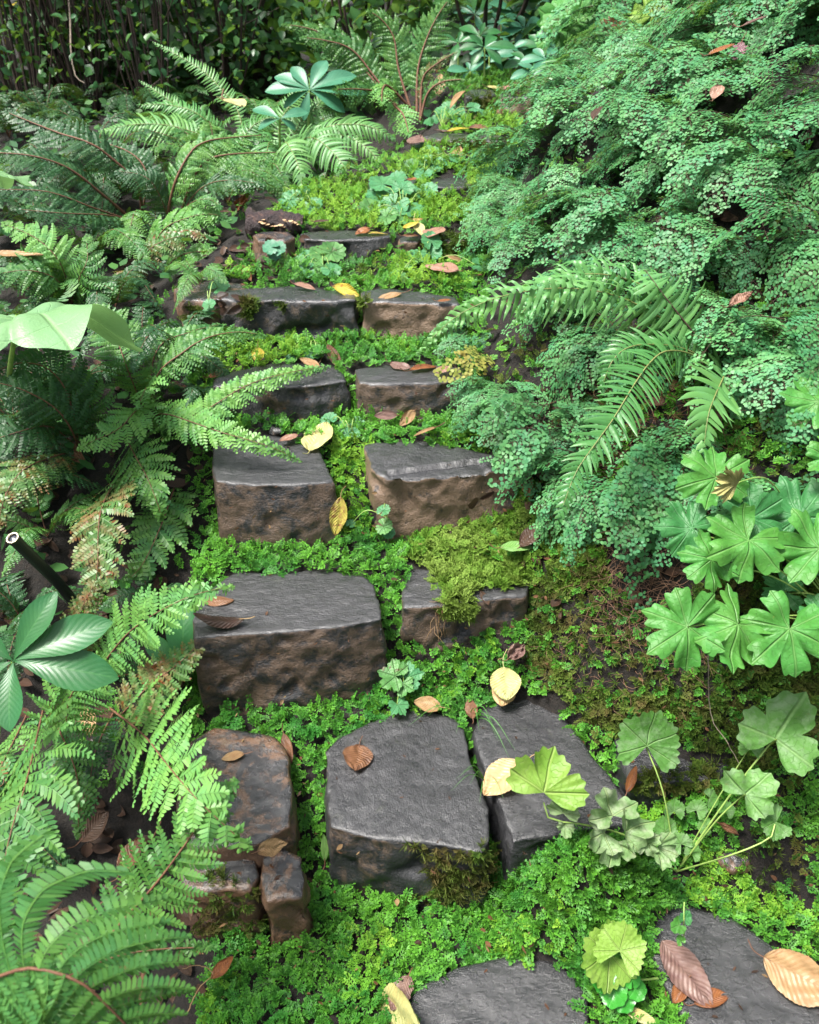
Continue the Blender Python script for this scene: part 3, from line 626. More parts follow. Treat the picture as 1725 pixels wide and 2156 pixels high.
# ---------------------------------------------------------------- leaves
def blade(mb, L, W, Mx, m=0, nu=22, nv=8, widest=.45, teeth=26, tooth=.05, curl=.0, bend=.0, pleat=.0, twist=.0, tint=.5, fold=.0, wav=0., seed=0, bite=0, point=1.0):
    """elongated leaf along +X from the stalk end; Mx 4x4 matrix"""
    r = np.random.default_rng(seed); u = np.linspace(0, 1, nu * 2 + 1)
    e = math.log(.5) / math.log(widest); hw = W / 2 * np.sin(np.pi * u ** e) ** (.75 * point) + .0003
    saw = (u * teeth) % 1.0; hw2 = hw * (1 - tooth * saw)
    v = np.linspace(-1, 1, nv * 2 + 1)
    U, Vv = np.meshgrid(u, v, indexing='ij'); H = hw2[:, None] * np.ones_like(Vv)
    if bite:
        H = H * (1 - bite * np.clip(vnoise(U * 3, np.sign(Vv) + seed, 2, seed), 0, 1))
    x = U * L; y = Vv * H; zz = .6 * pleat * W * np.abs(((U * 12 - np.abs(Vv) * 3.0) % 1) - .5) * np.sin(np.pi * U) + fold * np.abs(y) + wav * W * vnoise(U * 2, Vv * 1.5, 2.2, seed)
    if curl:   # roll edges up about the midrib
        a = curl * Vv; rad = H / max(abs(curl), 1e-3); y, zz2 = rad * np.sin(a), rad * (1 - np.cos(a)) * np.sign(curl); zz = zz + zz2
    if bend:   # bend along the length
        th = bend * U; rx = L / bend; x2 = rx * np.sin(th); z2 = rx * (1 - np.cos(th)); x = x2 - zz * np.sin(th); zz = z2 + zz * np.cos(th)
    if twist:
        tw = twist * U; y, zz = y * np.cos(tw) - zz * np.sin(tw), y * np.sin(tw) + zz * np.cos(tw)
    P = np.stack([x, y, zz], -1).reshape(-1, 3); Mn = np.array(Mx); P = P @ Mn[:3, :3].T + Mn[:3, 3]
    i = np.arange(U.size).reshape(U.shape); F = np.stack([i[:-1, :-1], i[1:, :-1], i[1:, 1:], i[:-1, 1:]], -1).reshape(-1, 4)
    tn = tint + .25 * vnoise(U * 3, Vv, 2, seed + 3)
    mb.add(P, F, m, np.clip(tn, 0, 1).ravel(), np.stack([U, Vv], -1).reshape(-1, 2))
def palm(mb, Rr, Mx, m=0, lobes=5, depth=.3, span=155, teeth=3, tooth=.08, cup=.1, wave=.06, tint=.5, seed=0, lobepow=1.6, shrink=.25, rings=8, pleat=.02, fold=0., tuck=0.):
    """round or lobed leaf, stalk at the origin, middle lobe along +X"""
    r = np.random.default_rng(seed); n = lobes * 28; th = np.linspace(-1, 1, n + 1); ph = (th + 1) / 2 * lobes
    fr = np.abs((ph % 1) - .5) * 2; fr[-1] = 1
    rr = (1 - depth * fr ** lobepow) * (1 - shrink * np.abs(th) ** 1.5) * (1 + tooth * (np.abs(((ph * teeth) % 1) - .5) * -2 + .5))
    rr *= 1 + .05 * np.sin(th * 5 + seed) + .05 * np.sin(ph * 2 * np.pi * 1.7 + seed * 2) * (1 - fr)
    k = np.linspace(0, 1, rings + 1); K, TH = np.meshgrid(k, th * R(span), indexing='ij')
    q = K * rr[None] * Rr; x = q * np.cos(TH); y = q * np.sin(TH)
    FRr = np.abs((ph % 1) - .5)[None] * np.ones_like(K)
    zz = cup * Rr * K ** 2 + pleat * Rr * K * (FRr - .25) * 2 + wave * Rr * K ** 2 * np.sin(TH * 3 + seed) + fold * np.abs(y) + wave * Rr * vnoise(x / Rr, y / Rr, 2.5, seed)
    if tuck: zz = zz - tuck * Rr * K ** 3
    P = np.stack([x, y, zz], -1).reshape(-1, 3); Mn = np.array(Mx); P = P @ Mn[:3, :3].T + Mn[:3, 3]
    i = np.arange(K.size).reshape(K.shape); F = np.stack([i[:-1, :-1], i[1:, :-1], i[1:, 1:], i[:-1, 1:]], -1).reshape(-1, 4)
    mb.add(P, F, m, np.clip(tint + .2 * vnoise(x / Rr, y / Rr, 2, seed), 0, 1).ravel(), np.stack([ph[None] * np.ones_like(K), K], -1).reshape(-1, 2))
def orient(loc, dirv, nrm, roll=0.):
    x = Vector(dirv).normalized(); n = Vector(nrm); y = n.cross(x).normalized(); z_ = x.cross(y)
    Mx = Matrix((x, y, z_)).transposed().to_4x4()
    if roll: Mx = Mx @ Matrix.Rotation(roll, 4, 'X')
    Mx.translation = Vector(loc); return Mx
FALL = 0
def jag(kw):
    kw.setdefault('wav', .05); kw.setdefault('bite', .07); kw.setdefault('twist', random.uniform(-.25, .25)); return kw
def fallen(label, px, py, ang, length, mat, width=.6, kind='blade', lift=.012, stand=0., stalk=.3, curl=0., bend=0., stalkmat='stalk_brown', cat='leaf', name='fallen_leaf', roll=0., **kw):
    """ang: direction stalk->tip in the picture, degrees, 0 right, 90 up.  length in reference pixels"""
    global FALL; FALL += 1
    loc, n, t_ = hit(px, py); a = R(ang); h = length / 2
    n = (n * .6 + Vector((0, -.15, 1)) * .4).normalized()
    p0 = ray(px - h * math.cos(a), py + h * math.sin(a)); p1 = ray(px + h * math.cos(a), py - h * math.sin(a))
    if not onstone(np.array([loc.x]), np.array([loc.y]))[0] and lift < .1: lift += .022
    c = loc + n * lift
    if stand:                                   # standing more or less upright, facing the path
        n = (n * (1 - stand) + Vector((0, -1, .35)) * stand).normalized()
    def pl(r): return CAM + r * ((c - CAM).dot(n) / r.dot(n))
    A, B = pl(p0), pl(p1); d = B - A; Lr = d.length
    mb = MB(); Mx = orient(Vector((0, 0, 0)), d, n, roll)
    root = tag(empty(name, A), label, cat, 'fallen leaves on the steps')
    if kind == 'blade': blade(mb, Lr, Lr * width, Mx, seed=FALL, curl=curl, bend=bend or random.uniform(-.3, .3), **jag(kw))
    else: palm(mb, Lr * .62, Mx, seed=FALL, **kw)
    lf = mb.build('leaf_blade', M[mat], None, True); lf.parent = root
    if stalk:
        mb = MB(); q = Mx.to_3x3() @ Vector((-Lr * stalk, Lr * stalk * .25, .006 + .05 * Lr)); q2 = Mx.to_3x3() @ Vector((-Lr * stalk * .5, 0, .001)); q3 = Mx.to_3x3() @ Vector((Lr * .1, 0, .0005))
        tube(mb, [q, q2, q3], .0011, .0009, 5, 8); st = mb.build('leaf_stalk', M[stalkmat], None, True); st.parent = root
    return root

# ---------------------------------------------------------------- hero ferns, left side, near to far
T = fern('broad blurred fern frond cluster filling the bottom left corner', (-60, 2150), depth=1.2)
hero_frond(T, [(-260, 2170, 1.12), (-110, 2100, .96), (20, 2050, .9), (120, 2042, .88), (220, 2110, .9), (330, 2230, .95)], 'bip', .17, 'shield', n=30, ang0=98, ang1=70, sweep=.5, hint=(.1, -1.2, 1), droop=.08, tipw=2.6, sp=.0055, bare=.02, r0=.004)
hero_frond(T, [(-200, 2160, 1.2), (60, 2090, 1.1), (260, 2010, 1.08), (465, 1992, 1.1)], 'bip', .06, 'shield', hint=(.1, -1.0, 1), droop=.1, r0=.003)
hero_frond(T, [(-150, 2200, 1.2), (20, 2180, 1.02), (200, 2160, 1.0), (330, 2130, 1.05)], 'bip', .11, 'shield', hint=(.1, -1.0, 1), droop=.1)
T = fern('near fern whose long frond leans up to the right over the brown chunk', (180, 2080), depth=1.28)
hero_frond(T, [(140, 2080, 1.28), (262, 1936, 1.22), (330, 1860, 1.2), (400, 1765, 1.19), (450, 1690, 1.2), (505, 1635, 1.24)], 'bip', .082, 'shield', n=21, ang0=88, ang1=52, hint=(-.1, -1.1, 1), droop=.12, bare=.22, basew=.75, r0=.0032)
T = fern('bright lime fern frond fanned over the reddish slab', (250, 1500), depth=1.72)
hero_frond(T, [(230, 1490, 1.72), (300, 1545, 1.46), (345, 1600, 1.30), (396, 1662, 1.20), (455, 1722, 1.17), (540, 1795, 1.20)], 'bip', .118, 'shield_pale', n=20, ang0=88, ang1=40, hint=(.15, -1.0, 1), droop=.06, bare=.2, basew=.8, tipw=1.3, sp=.0066, sweep=.1, r0=.0026)
hero_frond(T, [(240, 1500, 1.72), (210, 1560, 1.6), (195, 1610, 1.57), (190, 1680, 1.55)], 'bip', .05, 'shield_dark', hint=(0, -1.2, 1))
T = fern('dark green fern hanging down the left edge below the hellebore', (80, 1500), depth=1.6)
hero_frond(T, [(95, 1480, 1.6), (58, 1640, 1.3), (22, 1760, 1.22), (0, 1880, 1.2), (-10, 2010, 1.22)], 'bip', .118, 'shield', n=20, hint=(.1, -1.3, 1), droop=.12, bare=.14, basew=.9, sweep=.3, sp=.0075)
hero_frond(T, [(100, 1490, 1.6), (140, 1570, 1.5), (165, 1650, 1.47), (165, 1770, 1.46)], 'bip', .062, 'shield', hint=(0, -1.2, 1), bare=.1)
hero_frond(T, [(60, 1500, 1.62), (20, 1580, 1.5), (-20, 1660, 1.45)], 'bip', .06, 'shield', hint=(0, -1.2, 1), bare=.1)
T = fern('pale green upright fern frond in front of the large hellebore leaf', (140, 1640), depth=1.6)
hero_frond(T, [(140, 1640, 1.6), (142, 1560, 1.56), (142, 1500, 1.52), (160, 1450, 1.5), (236, 1394, 1.48)], 'bip', .088, 'shield_pale', n=15, ang0=92, ang1=40, hint=(0, -1.2, .7), droop=.1, bare=.3, basew=.95)
T = fern('fern with rust specked fronds reaching right onto the largest block', (225, 1420), depth=1.78)
hero_frond(T, [(200, 1425, 1.78), (235, 1375, 1.7), (280, 1325, 1.64), (350, 1280, 1.6), (420, 1250, 1.6), (502, 1232, 1.63)], 'bip', .088, 'shield_pale', n=20, ang0=85, ang1=45, hint=(-.1, -1.1, 1), droop=.05, bare=.08, tipw=1.2, sp=.0070)
hero_frond(T, [(235, 1530, 1.78), (270, 1490, 1.7), (320, 1440, 1.68), (380, 1395, 1.66), (437, 1335, 1.66)], 'bip', .068, 'shield_rust', n=18, ang0=88, ang1=60, hint=(-.1, -1.1, 1), droop=.05)
hero_frond(T, [(200, 1430, 1.78), (165, 1350, 1.7), (170, 1290, 1.66), (205, 1220, 1.66)], 'bip', .06, 'shield_rust', hint=(0, -1.2, .8))
hero_frond(T, [(230, 1430, 1.8), (280, 1420, 1.72), (330, 1440, 1.7), (352, 1490, 1.7)], 'bip', .05, 'shield_dark', hint=(0, -1.2, .8))
T = fern('fern with fronds drooping over bare soil beside the tall smooth block', (290, 1000), depth=1.98)
hero_frond(T, [(250, 1000, 1.98), (215, 1070, 1.74), (207, 1140, 1.7), (205, 1210, 1.68), (185, 1300, 1.68)], 'bip', .092, 'shield_rust', n=20, hint=(0, -1.3, .8), droop=.06, bare=.08, basew=.9)
hero_frond(T, [(370, 1020, 1.98), (350, 1080, 1.86), (330, 1130, 1.83), (300, 1190, 1.8), (262, 1230, 1.8)], 'bip', .085, 'shield', n=14, ang0=75, hint=(0, -1.3, .8), droop=.06, bare=.05, basew=.9, sp=.008)
hero_frond(T, [(270, 930, 2.0), (285, 960, 1.86), (310, 1005, 1.8), (330, 1055, 1.78), (345, 1100, 1.8)], 'bip', .112, 'shield', n=18, ang0=80, ang1=35, hint=(0, -1.3, .9), droop=.04, bare=.05, basew=.85, tipw=1.2, sp=.0075)
T = fern('large spreading fern with long fronds crossing the fourth row blocks', (310, 890))
d0 = 2.05
hero_frond(T, [(310, 890, 2.1), (295, 860, 1.9), (250, 905, 1.84), (205, 925, 1.82), (160, 950, 1.84)], 'bip', .07, 'shield_pale', n=18, hint=(0, -1, 1), bare=.2, droop=.1)
hero_frond(T, [(310, 890, 2.1), (345, 872, 1.9), (420, 895, 1.84), (480, 915, 1.82), (560, 938, 1.82), (642, 974, 1.86)], 'bip', .058, 'shield_pale', n=30, ang0=85, ang1=50, hint=(0, -1.1, 1), bare=.1, droop=.2, sp=.0065)
hero_frond(T, [(310, 890, 2.1), (370, 885, 1.95), (430, 866, 1.93), (520, 812, 1.95), (610, 785, 1.98), (702, 770, 2.04)], 'bip', .052, 'shield_pale', n=30, hint=(0, -1.1, 1), bare=.18, droop=.3)
hero_frond(T, [(310, 880, 2.1), (333, 790, 1.98), (370, 755, 1.96), (430, 715, 1.98), (500, 700, 2.02), (565, 708, 2.06)], 'bip', .062, 'shield', n=30, hint=(0, -.7, 1), bare=.2, droop=.25, r0=.003)
hero_frond(T, [(310, 880, 2.1), (268, 775, 1.96), (250, 725, 1.96), (222, 677, 1.98), (195, 640, 2.02)], 'bip', .092, 'shield', n=24, hint=(0, -1.0, .8), bare=.2, droop=.12)
hero_frond(T, [(310, 880, 2.1), (310, 820, 1.95), (300, 835, 1.88), (290, 862, 1.85)], 'bip', .06, 'shield_pale', n=14, hint=(0, -1.0, 1), bare=.15)
hero_frond(T, [(310, 890, 2.1), (400, 860, 2.05), (470, 850, 2.02), (540, 800, 2.04)], 'bip', .05, 'shield', n=20, hint=(0, -1.0, 1), bare=.1)
hero_frond(T, [(310, 880, 2.1), (330, 740, 2.08), (400, 700, 2.1), (480, 680, 2.16)], 'bip', .05, 'shield', n=20, hint=(0, -1.0, 1), bare=.2)
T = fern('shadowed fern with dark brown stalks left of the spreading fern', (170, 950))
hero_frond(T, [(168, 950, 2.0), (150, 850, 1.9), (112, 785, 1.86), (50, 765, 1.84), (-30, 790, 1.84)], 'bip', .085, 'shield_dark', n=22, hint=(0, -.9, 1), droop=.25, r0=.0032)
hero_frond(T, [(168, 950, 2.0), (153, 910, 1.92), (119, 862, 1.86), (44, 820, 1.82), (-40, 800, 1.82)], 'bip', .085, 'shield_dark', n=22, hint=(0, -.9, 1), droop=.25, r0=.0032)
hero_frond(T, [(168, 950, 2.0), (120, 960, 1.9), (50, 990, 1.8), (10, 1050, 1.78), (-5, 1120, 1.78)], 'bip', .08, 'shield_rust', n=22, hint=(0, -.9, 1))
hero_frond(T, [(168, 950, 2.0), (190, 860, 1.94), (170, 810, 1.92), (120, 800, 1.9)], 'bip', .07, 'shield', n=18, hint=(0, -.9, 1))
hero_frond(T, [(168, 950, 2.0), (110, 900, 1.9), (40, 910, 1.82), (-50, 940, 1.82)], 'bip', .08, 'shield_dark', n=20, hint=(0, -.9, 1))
T = fern('fresh green fern above the pale umbrella leaf at the left edge', (140, 640), depth=2.35)
hero_frond(T, [(150, 640, 2.35), (130, 560, 2.2), (80, 505, 2.18), (0, 468, 2.2)], 'bip', .085, 'shield_pale', n=20, hint=(0, -.9, 1))
hero_frond(T, [(150, 640, 2.35), (120, 590, 2.2), (60, 570, 2.15), (-20, 580, 2.14)], 'bip', .09, 'shield', n=20, hint=(0, -.9, 1))
hero_frond(T, [(150, 640, 2.35), (170, 580, 2.2), (185, 545, 2.18), (180, 490, 2.2)], 'bip', .075, 'shield', n=18, hint=(0, -.9, 1))
hero_frond(T, [(150, 640, 2.35), (180, 610, 2.25), (215, 600, 2.2), (250, 620, 2.2)], 'bip', .07, 'shield', n=16, hint=(0, -.9, 1))
hero_frond(T, [(150, 640, 2.35), (90, 560, 2.25), (50, 545, 2.2), (10, 540, 2.2)], 'bip', .08, 'shield', n=18, hint=(0, -.9, 1))
T = fern('fern with tan tinged fronds between the log and the left thicket', (320, 590), depth=2.6)
hero_frond(T, [(300, 600, 2.6), (290, 560, 2.5), (330, 515, 2.46), (400, 495, 2.48), (450, 500, 2.5)], 'bip', .065, 'shield_rust', n=20, hint=(0, -1, 1))
hero_frond(T, [(300, 610, 2.6), (270, 570, 2.46), (255, 600, 2.42), (262, 640, 2.42)], 'bip', .06, 'shield_rust', n=16, hint=(0, -1, 1))
hero_frond(T, [(330, 600, 2.6), (370, 545, 2.5), (430, 530, 2.5), (510, 545, 2.52)], 'bip', .055, 'shield_pale', n=22, hint=(0, -1, 1), droop=.4)
hero_frond(T, [(310, 580, 2.62), (340, 490, 2.55), (400, 458, 2.52), (450, 452, 2.52), (495, 468, 2.54)], 'bip', .075, 'shield_pale', n=20, hint=(0, -1, 1))
hero_frond(T, [(310, 480, 2.75), (288, 445, 2.6), (275, 480, 2.55), (265, 538, 2.55)], 'bip', .072, 'shield', n=20, hint=(0, -1, 1))
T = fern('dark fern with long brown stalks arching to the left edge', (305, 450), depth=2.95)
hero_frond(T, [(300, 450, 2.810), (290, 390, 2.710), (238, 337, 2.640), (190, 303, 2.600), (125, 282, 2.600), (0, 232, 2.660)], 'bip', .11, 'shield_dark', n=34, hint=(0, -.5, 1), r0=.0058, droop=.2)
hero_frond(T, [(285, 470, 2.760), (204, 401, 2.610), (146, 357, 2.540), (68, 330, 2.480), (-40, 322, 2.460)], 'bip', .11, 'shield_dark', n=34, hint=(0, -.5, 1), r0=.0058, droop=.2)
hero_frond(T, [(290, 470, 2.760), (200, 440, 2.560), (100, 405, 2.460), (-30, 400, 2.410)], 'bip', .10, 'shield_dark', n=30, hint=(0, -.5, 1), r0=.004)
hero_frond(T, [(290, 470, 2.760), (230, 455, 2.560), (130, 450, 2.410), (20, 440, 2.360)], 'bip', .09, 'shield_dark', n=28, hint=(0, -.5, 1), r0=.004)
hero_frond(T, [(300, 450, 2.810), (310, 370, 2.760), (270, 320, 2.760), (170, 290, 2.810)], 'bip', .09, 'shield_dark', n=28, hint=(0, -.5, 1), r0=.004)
T = fern('fern with two curved dark stalks in the middle of the left bank', (370, 470), depth=2.85)
hero_frond(T, [(354, 470, 2.710), (358, 430, 2.660), (374, 374, 2.610), (408, 316, 2.600), (452, 296, 2.620), (570, 285, 2.710)], 'bip', .095, 'shield', n=32, hint=(0, -.6, 1), r0=.0055)
hero_frond(T, [(377, 470, 2.710), (395, 410, 2.660), (425, 350, 2.620), (476, 328, 2.620), (600, 322, 2.700)], 'bip', .085, 'shield', n=30, hint=(0, -.6, 1), r0=.0055)
hero_frond(T, [(370, 470, 2.710), (420, 400, 2.610), (480, 380, 2.560), (560, 390, 2.560)], 'bip', .08, 'shield_dark', n=26, hint=(0, -.6, 1))
hero_frond(T, [(360, 470, 2.710), (330, 400, 2.610), (300, 370, 2.580), (240, 360, 2.580)], 'bip', .08, 'shield_dark', n=26, hint=(0, -.6, 1))
hero_frond(T, [(370, 470, 2.710), (400, 430, 2.560), (440, 420, 2.510), (470, 440, 2.510)], 'bip', .07, 'shield', n=20, hint=(0, -.6, 1))
T = fern('pale sword fern arching to the left with two upright shoots', (500, 340), depth=3.35)
hero_frond(T, [(490, 345, 3.35), (450, 300, 3.25), (374, 268, 3.2), (290, 262, 3.18), (204, 278, 3.2)], 'pin', .115, 'sword_pale', n=34, hint=(0, -.8, 1))
hero_frond(T, [(520, 330, 3.4), (503, 238, 3.4), (476, 200, 3.4), (422, 146, 3.4), (318, 86, 3.42)], 'pin', .05, 'sword_pale', n=44, hint=(0, -1, .6), bare=.15)
hero_frond(T, [(500, 340, 3.35), (440, 270, 3.3), (380, 230, 3.3), (340, 200, 3.3), (290, 168, 3.32)], 'pin', .05, 'sword_pale', n=36, hint=(0, -1, .6))
hero_frond(T, [(500, 340, 3.35), (430, 250, 3.25), (360, 222, 3.25), (285, 222, 3.25)], 'pin', .07, 'sword', n=34, hint=(0, -.8, 1))
hero_frond(T, [(500, 340, 3.35), (520, 280, 3.3), (560, 250, 3.3), (610, 245, 3.3)], 'pin', .08, 'sword', n=30, hint=(0, -.8, 1))
hero_frond(T, [(500, 340, 3.35), (470, 330, 3.2), (400, 335, 3.1), (330, 350, 3.1)], 'pin', .09, 'sword', n=30, hint=(0, -.8, 1))
T = fern('pale sword fern whose narrow fronds droop over the moss by the round leaves', (590, 335), depth=3.3)
hero_frond(T, [(590, 335, 3.3), (600, 300, 3.1), (618, 325, 3.0), (634, 370, 2.96), (636, 428, 2.96)], 'pin', .085, 'sword_pale', n=26, hint=(0, -1.3, .8))
hero_frond(T, [(600, 330, 3.3), (650, 290, 3.1), (700, 320, 3.0), (735, 370, 2.95), (754, 428, 2.95)], 'pin', .095, 'sword_pale', n=30, hint=(0, -1.3, .8))
hero_frond(T, [(600, 330, 3.3), (680, 272, 3.15), (750, 262, 3.1), (800, 275, 3.08), (838, 298, 3.1)], 'pin', .095, 'sword_pale', n=30, hint=(0, -1., 1), droop=.5)
hero_frond(T, [(600, 330, 3.3), (700, 285, 3.15), (770, 310, 3.1), (812, 362, 3.08)], 'pin', .07, 'sword_pale', n=26, hint=(0, -1.2, .9))
hero_frond(T, [(590, 335, 3.3), (590, 260, 3.3), (630, 200, 3.3), (702, 130, 3.35)], 'pin', .06, 'sword_pale', n=34, hint=(0, -1, .6))
hero_frond(T, [(600, 335, 3.3), (640, 260, 3.3), (690, 200, 3.3), (752, 142, 3.35)], 'pin', .055, 'sword_pale', n=34, hint=(0, -1, .6))
hero_frond(T, [(600, 335, 3.3), (570, 300, 3.2), (560, 330, 3.1), (540, 390, 3.05)], 'pin', .09, 'sword', n=26, hint=(0, -1.2, .8))
hero_frond(T, [(600, 335, 3.3), (640, 245, 3.25), (680, 228, 3.2), (730, 240, 3.2)], 'pin', .08, 'sword_pale', n=28, hint=(0, -1., 1))
T = fern('upright fern with rusty stalks fanned behind the top steps', (870, 240), depth=3.3)
for pts, W_, mt in [([(850, 245), (790, 165), (743, 108), (690, 88), (628, 80)], 0.101, 'shield'), ([(845, 245), (765, 145), (700, 85), (650, 62), (590, 52)], 0.086, 'shield'), ([(868, 240), (840, 150), (829, 80), (800, 40), (770, 22)], 0.101, 'shield'),
                     ([(878, 240), (880, 150), (900, 80), (925, 30), (952, -8)], 0.101, 'shield'), ([(885, 250), (890, 170), (915, 140), (965, 108)], 0.039, 'shield_rust'), ([(885, 255), (900, 200), (930, 175), (980, 168)], 0.039, 'shield'),
                     ([(870, 235), (820, 185), (806, 190), (804, 222)], 0.070, 'shield_pale'), ([(870, 245), (830, 222), (850, 245), (862, 288)], 0.078, 'shield_pale'), ([(860, 250), (800, 200), (760, 190), (700, 190)], 0.078, 'shield')]:
    dd = 3.3; k = len(pts); hero_frond(T, [(a, b, dd - (.25 * i / (k - 1) if pts[-1][1] > 180 else .1 * i / (k - 1))) for i, (a, b) in enumerate(pts)], 'bip', W_, mt, hint=(0, -1.1, .6), sp=.009, n=24, r0=.0062, bare=.2)
# right side sword ferns
T = fern('large sword fern hanging from the right bank over the maidenhair', (1519, 781), depth=1.75)
hero_frond(T, [(1519, 781, 1.750), (1420, 690, 1.730), (1300, 625, 1.650), (1170, 608, 1.590), (1040, 630, 1.570), (950, 675, 1.580), (872, 752, 1.610)], 'pin', .072, 'sword_pale', n=46, hint=(-.3, -.9, 1), droop=.5, bare=.12, wave=1)
hero_frond(T, [(1500, 770, 1.750), (1400, 640, 1.720), (1330, 592, 1.700), (1235, 578, 1.690), (1150, 605, 1.690), (1075, 690, 1.710)], 'pin', .085, 'sword', n=36, hint=(-.3, -.9, 1), droop=.6, bare=.15, wave=1)
hero_frond(T, [(1519, 781, 1.750), (1470, 715, 1.680), (1430, 665, 1.650), (1395, 620, 1.630), (1372, 588, 1.630), (1350, 560, 1.670)], 'pin', .11, 'sword_pale', n=22, ang0=105, ang1=100, wfac=.42, hint=(.1, -1, 1), droop=.25, stalk='stalk_dark', r0=.003)
hero_frond(T, [(1510, 781, 1.750), (1450, 745, 1.650), (1390, 745, 1.570), (1335, 810, 1.490), (1300, 870, 1.450), (1250, 940, 1.410), (1205, 1010, 1.390), (1170, 1118, 1.390)], 'pin', .062, 'sword', n=50, hint=(-.2, -1.2, .9), droop=.15, bare=.2, tipw=1.9, basew=.7)
hero_frond(T, [(1519, 785, 1.750), (1440, 735, 1.650), (1340, 728, 1.590), (1290, 760, 1.570), (1262, 832, 1.580)], 'pin', .05, 'sword', n=26, hint=(-.2, -1.2, .9), bare=.3)
hero_frond(T, [(1519, 790, 1.750), (1525, 790, 1.650), (1505, 835, 1.550), (1490, 880, 1.510), (1480, 960, 1.510)], 'pin', .085, 'sword_pale', n=22, hint=(-.1, -1.4, .8), droop=.1, wfac=.45)
hero_frond(T, [(1519, 785, 1.750), (1570, 750, 1.670), (1600, 775, 1.630), (1640, 790, 1.610), (1700, 800, 1.630)], 'pin', .042, 'sword', n=20, hint=(-.1, -1.2, .8))
T = fern('sword fern at the right edge with fronds rising out of frame', (1590, 745), depth=2.05)
hero_frond(T, [(1585, 750, 2.05), (1605, 700, 2.0), (1635, 649, 1.97), (1680, 600, 1.97), (1760, 560, 2.0)], 'pin', .095, 'sword', n=26, hint=(-.2, -.9, 1), stalk='stalk_dark')
hero_frond(T, [(1590, 750, 2.05), (1660, 690, 2.0), (1710, 630, 1.98), (1770, 600, 2.0)], 'pin', .09, 'sword', n=24, hint=(-.2, -.9, 1), stalk='stalk_dark')
hero_frond(T, [(1800, 430, 2.2), (1725, 446, 2.15), (1660, 470, 2.12), (1600, 484, 2.12)], 'pin', .045, 'sword_pale', n=24, hint=(-.2, -.9, 1))
T = fern('small sword fern on the upper right bank beside the strap leaf', (1330, 160), depth=2.9)
hero_frond(T, [(1310, 150, 2.80), (1350, 110, 2.75), (1399, 66, 2.75), (1470, 30, 2.80)], 'pin', .09, 'sword', n=28, hint=(-.2, -.9, 1))
hero_frond(T, [(1310, 150, 2.80), (1360, 130, 2.70), (1420, 110, 2.68), (1480, 110, 2.70)], 'pin', .07, 'sword', n=24, hint=(-.2, -.9, 1))
T = fern('sword fern draped beside the topmost tan stone', (1200, 110), depth=3.3)
hero_frond(T, [(1205, 105, 3.3), (1185, 120, 3.2), (1155, 160, 3.1), (1140, 210, 3.05), (1110, 250, 3.0)], 'pin', .09, 'sword', n=28, hint=(-.2, -.9, 1))

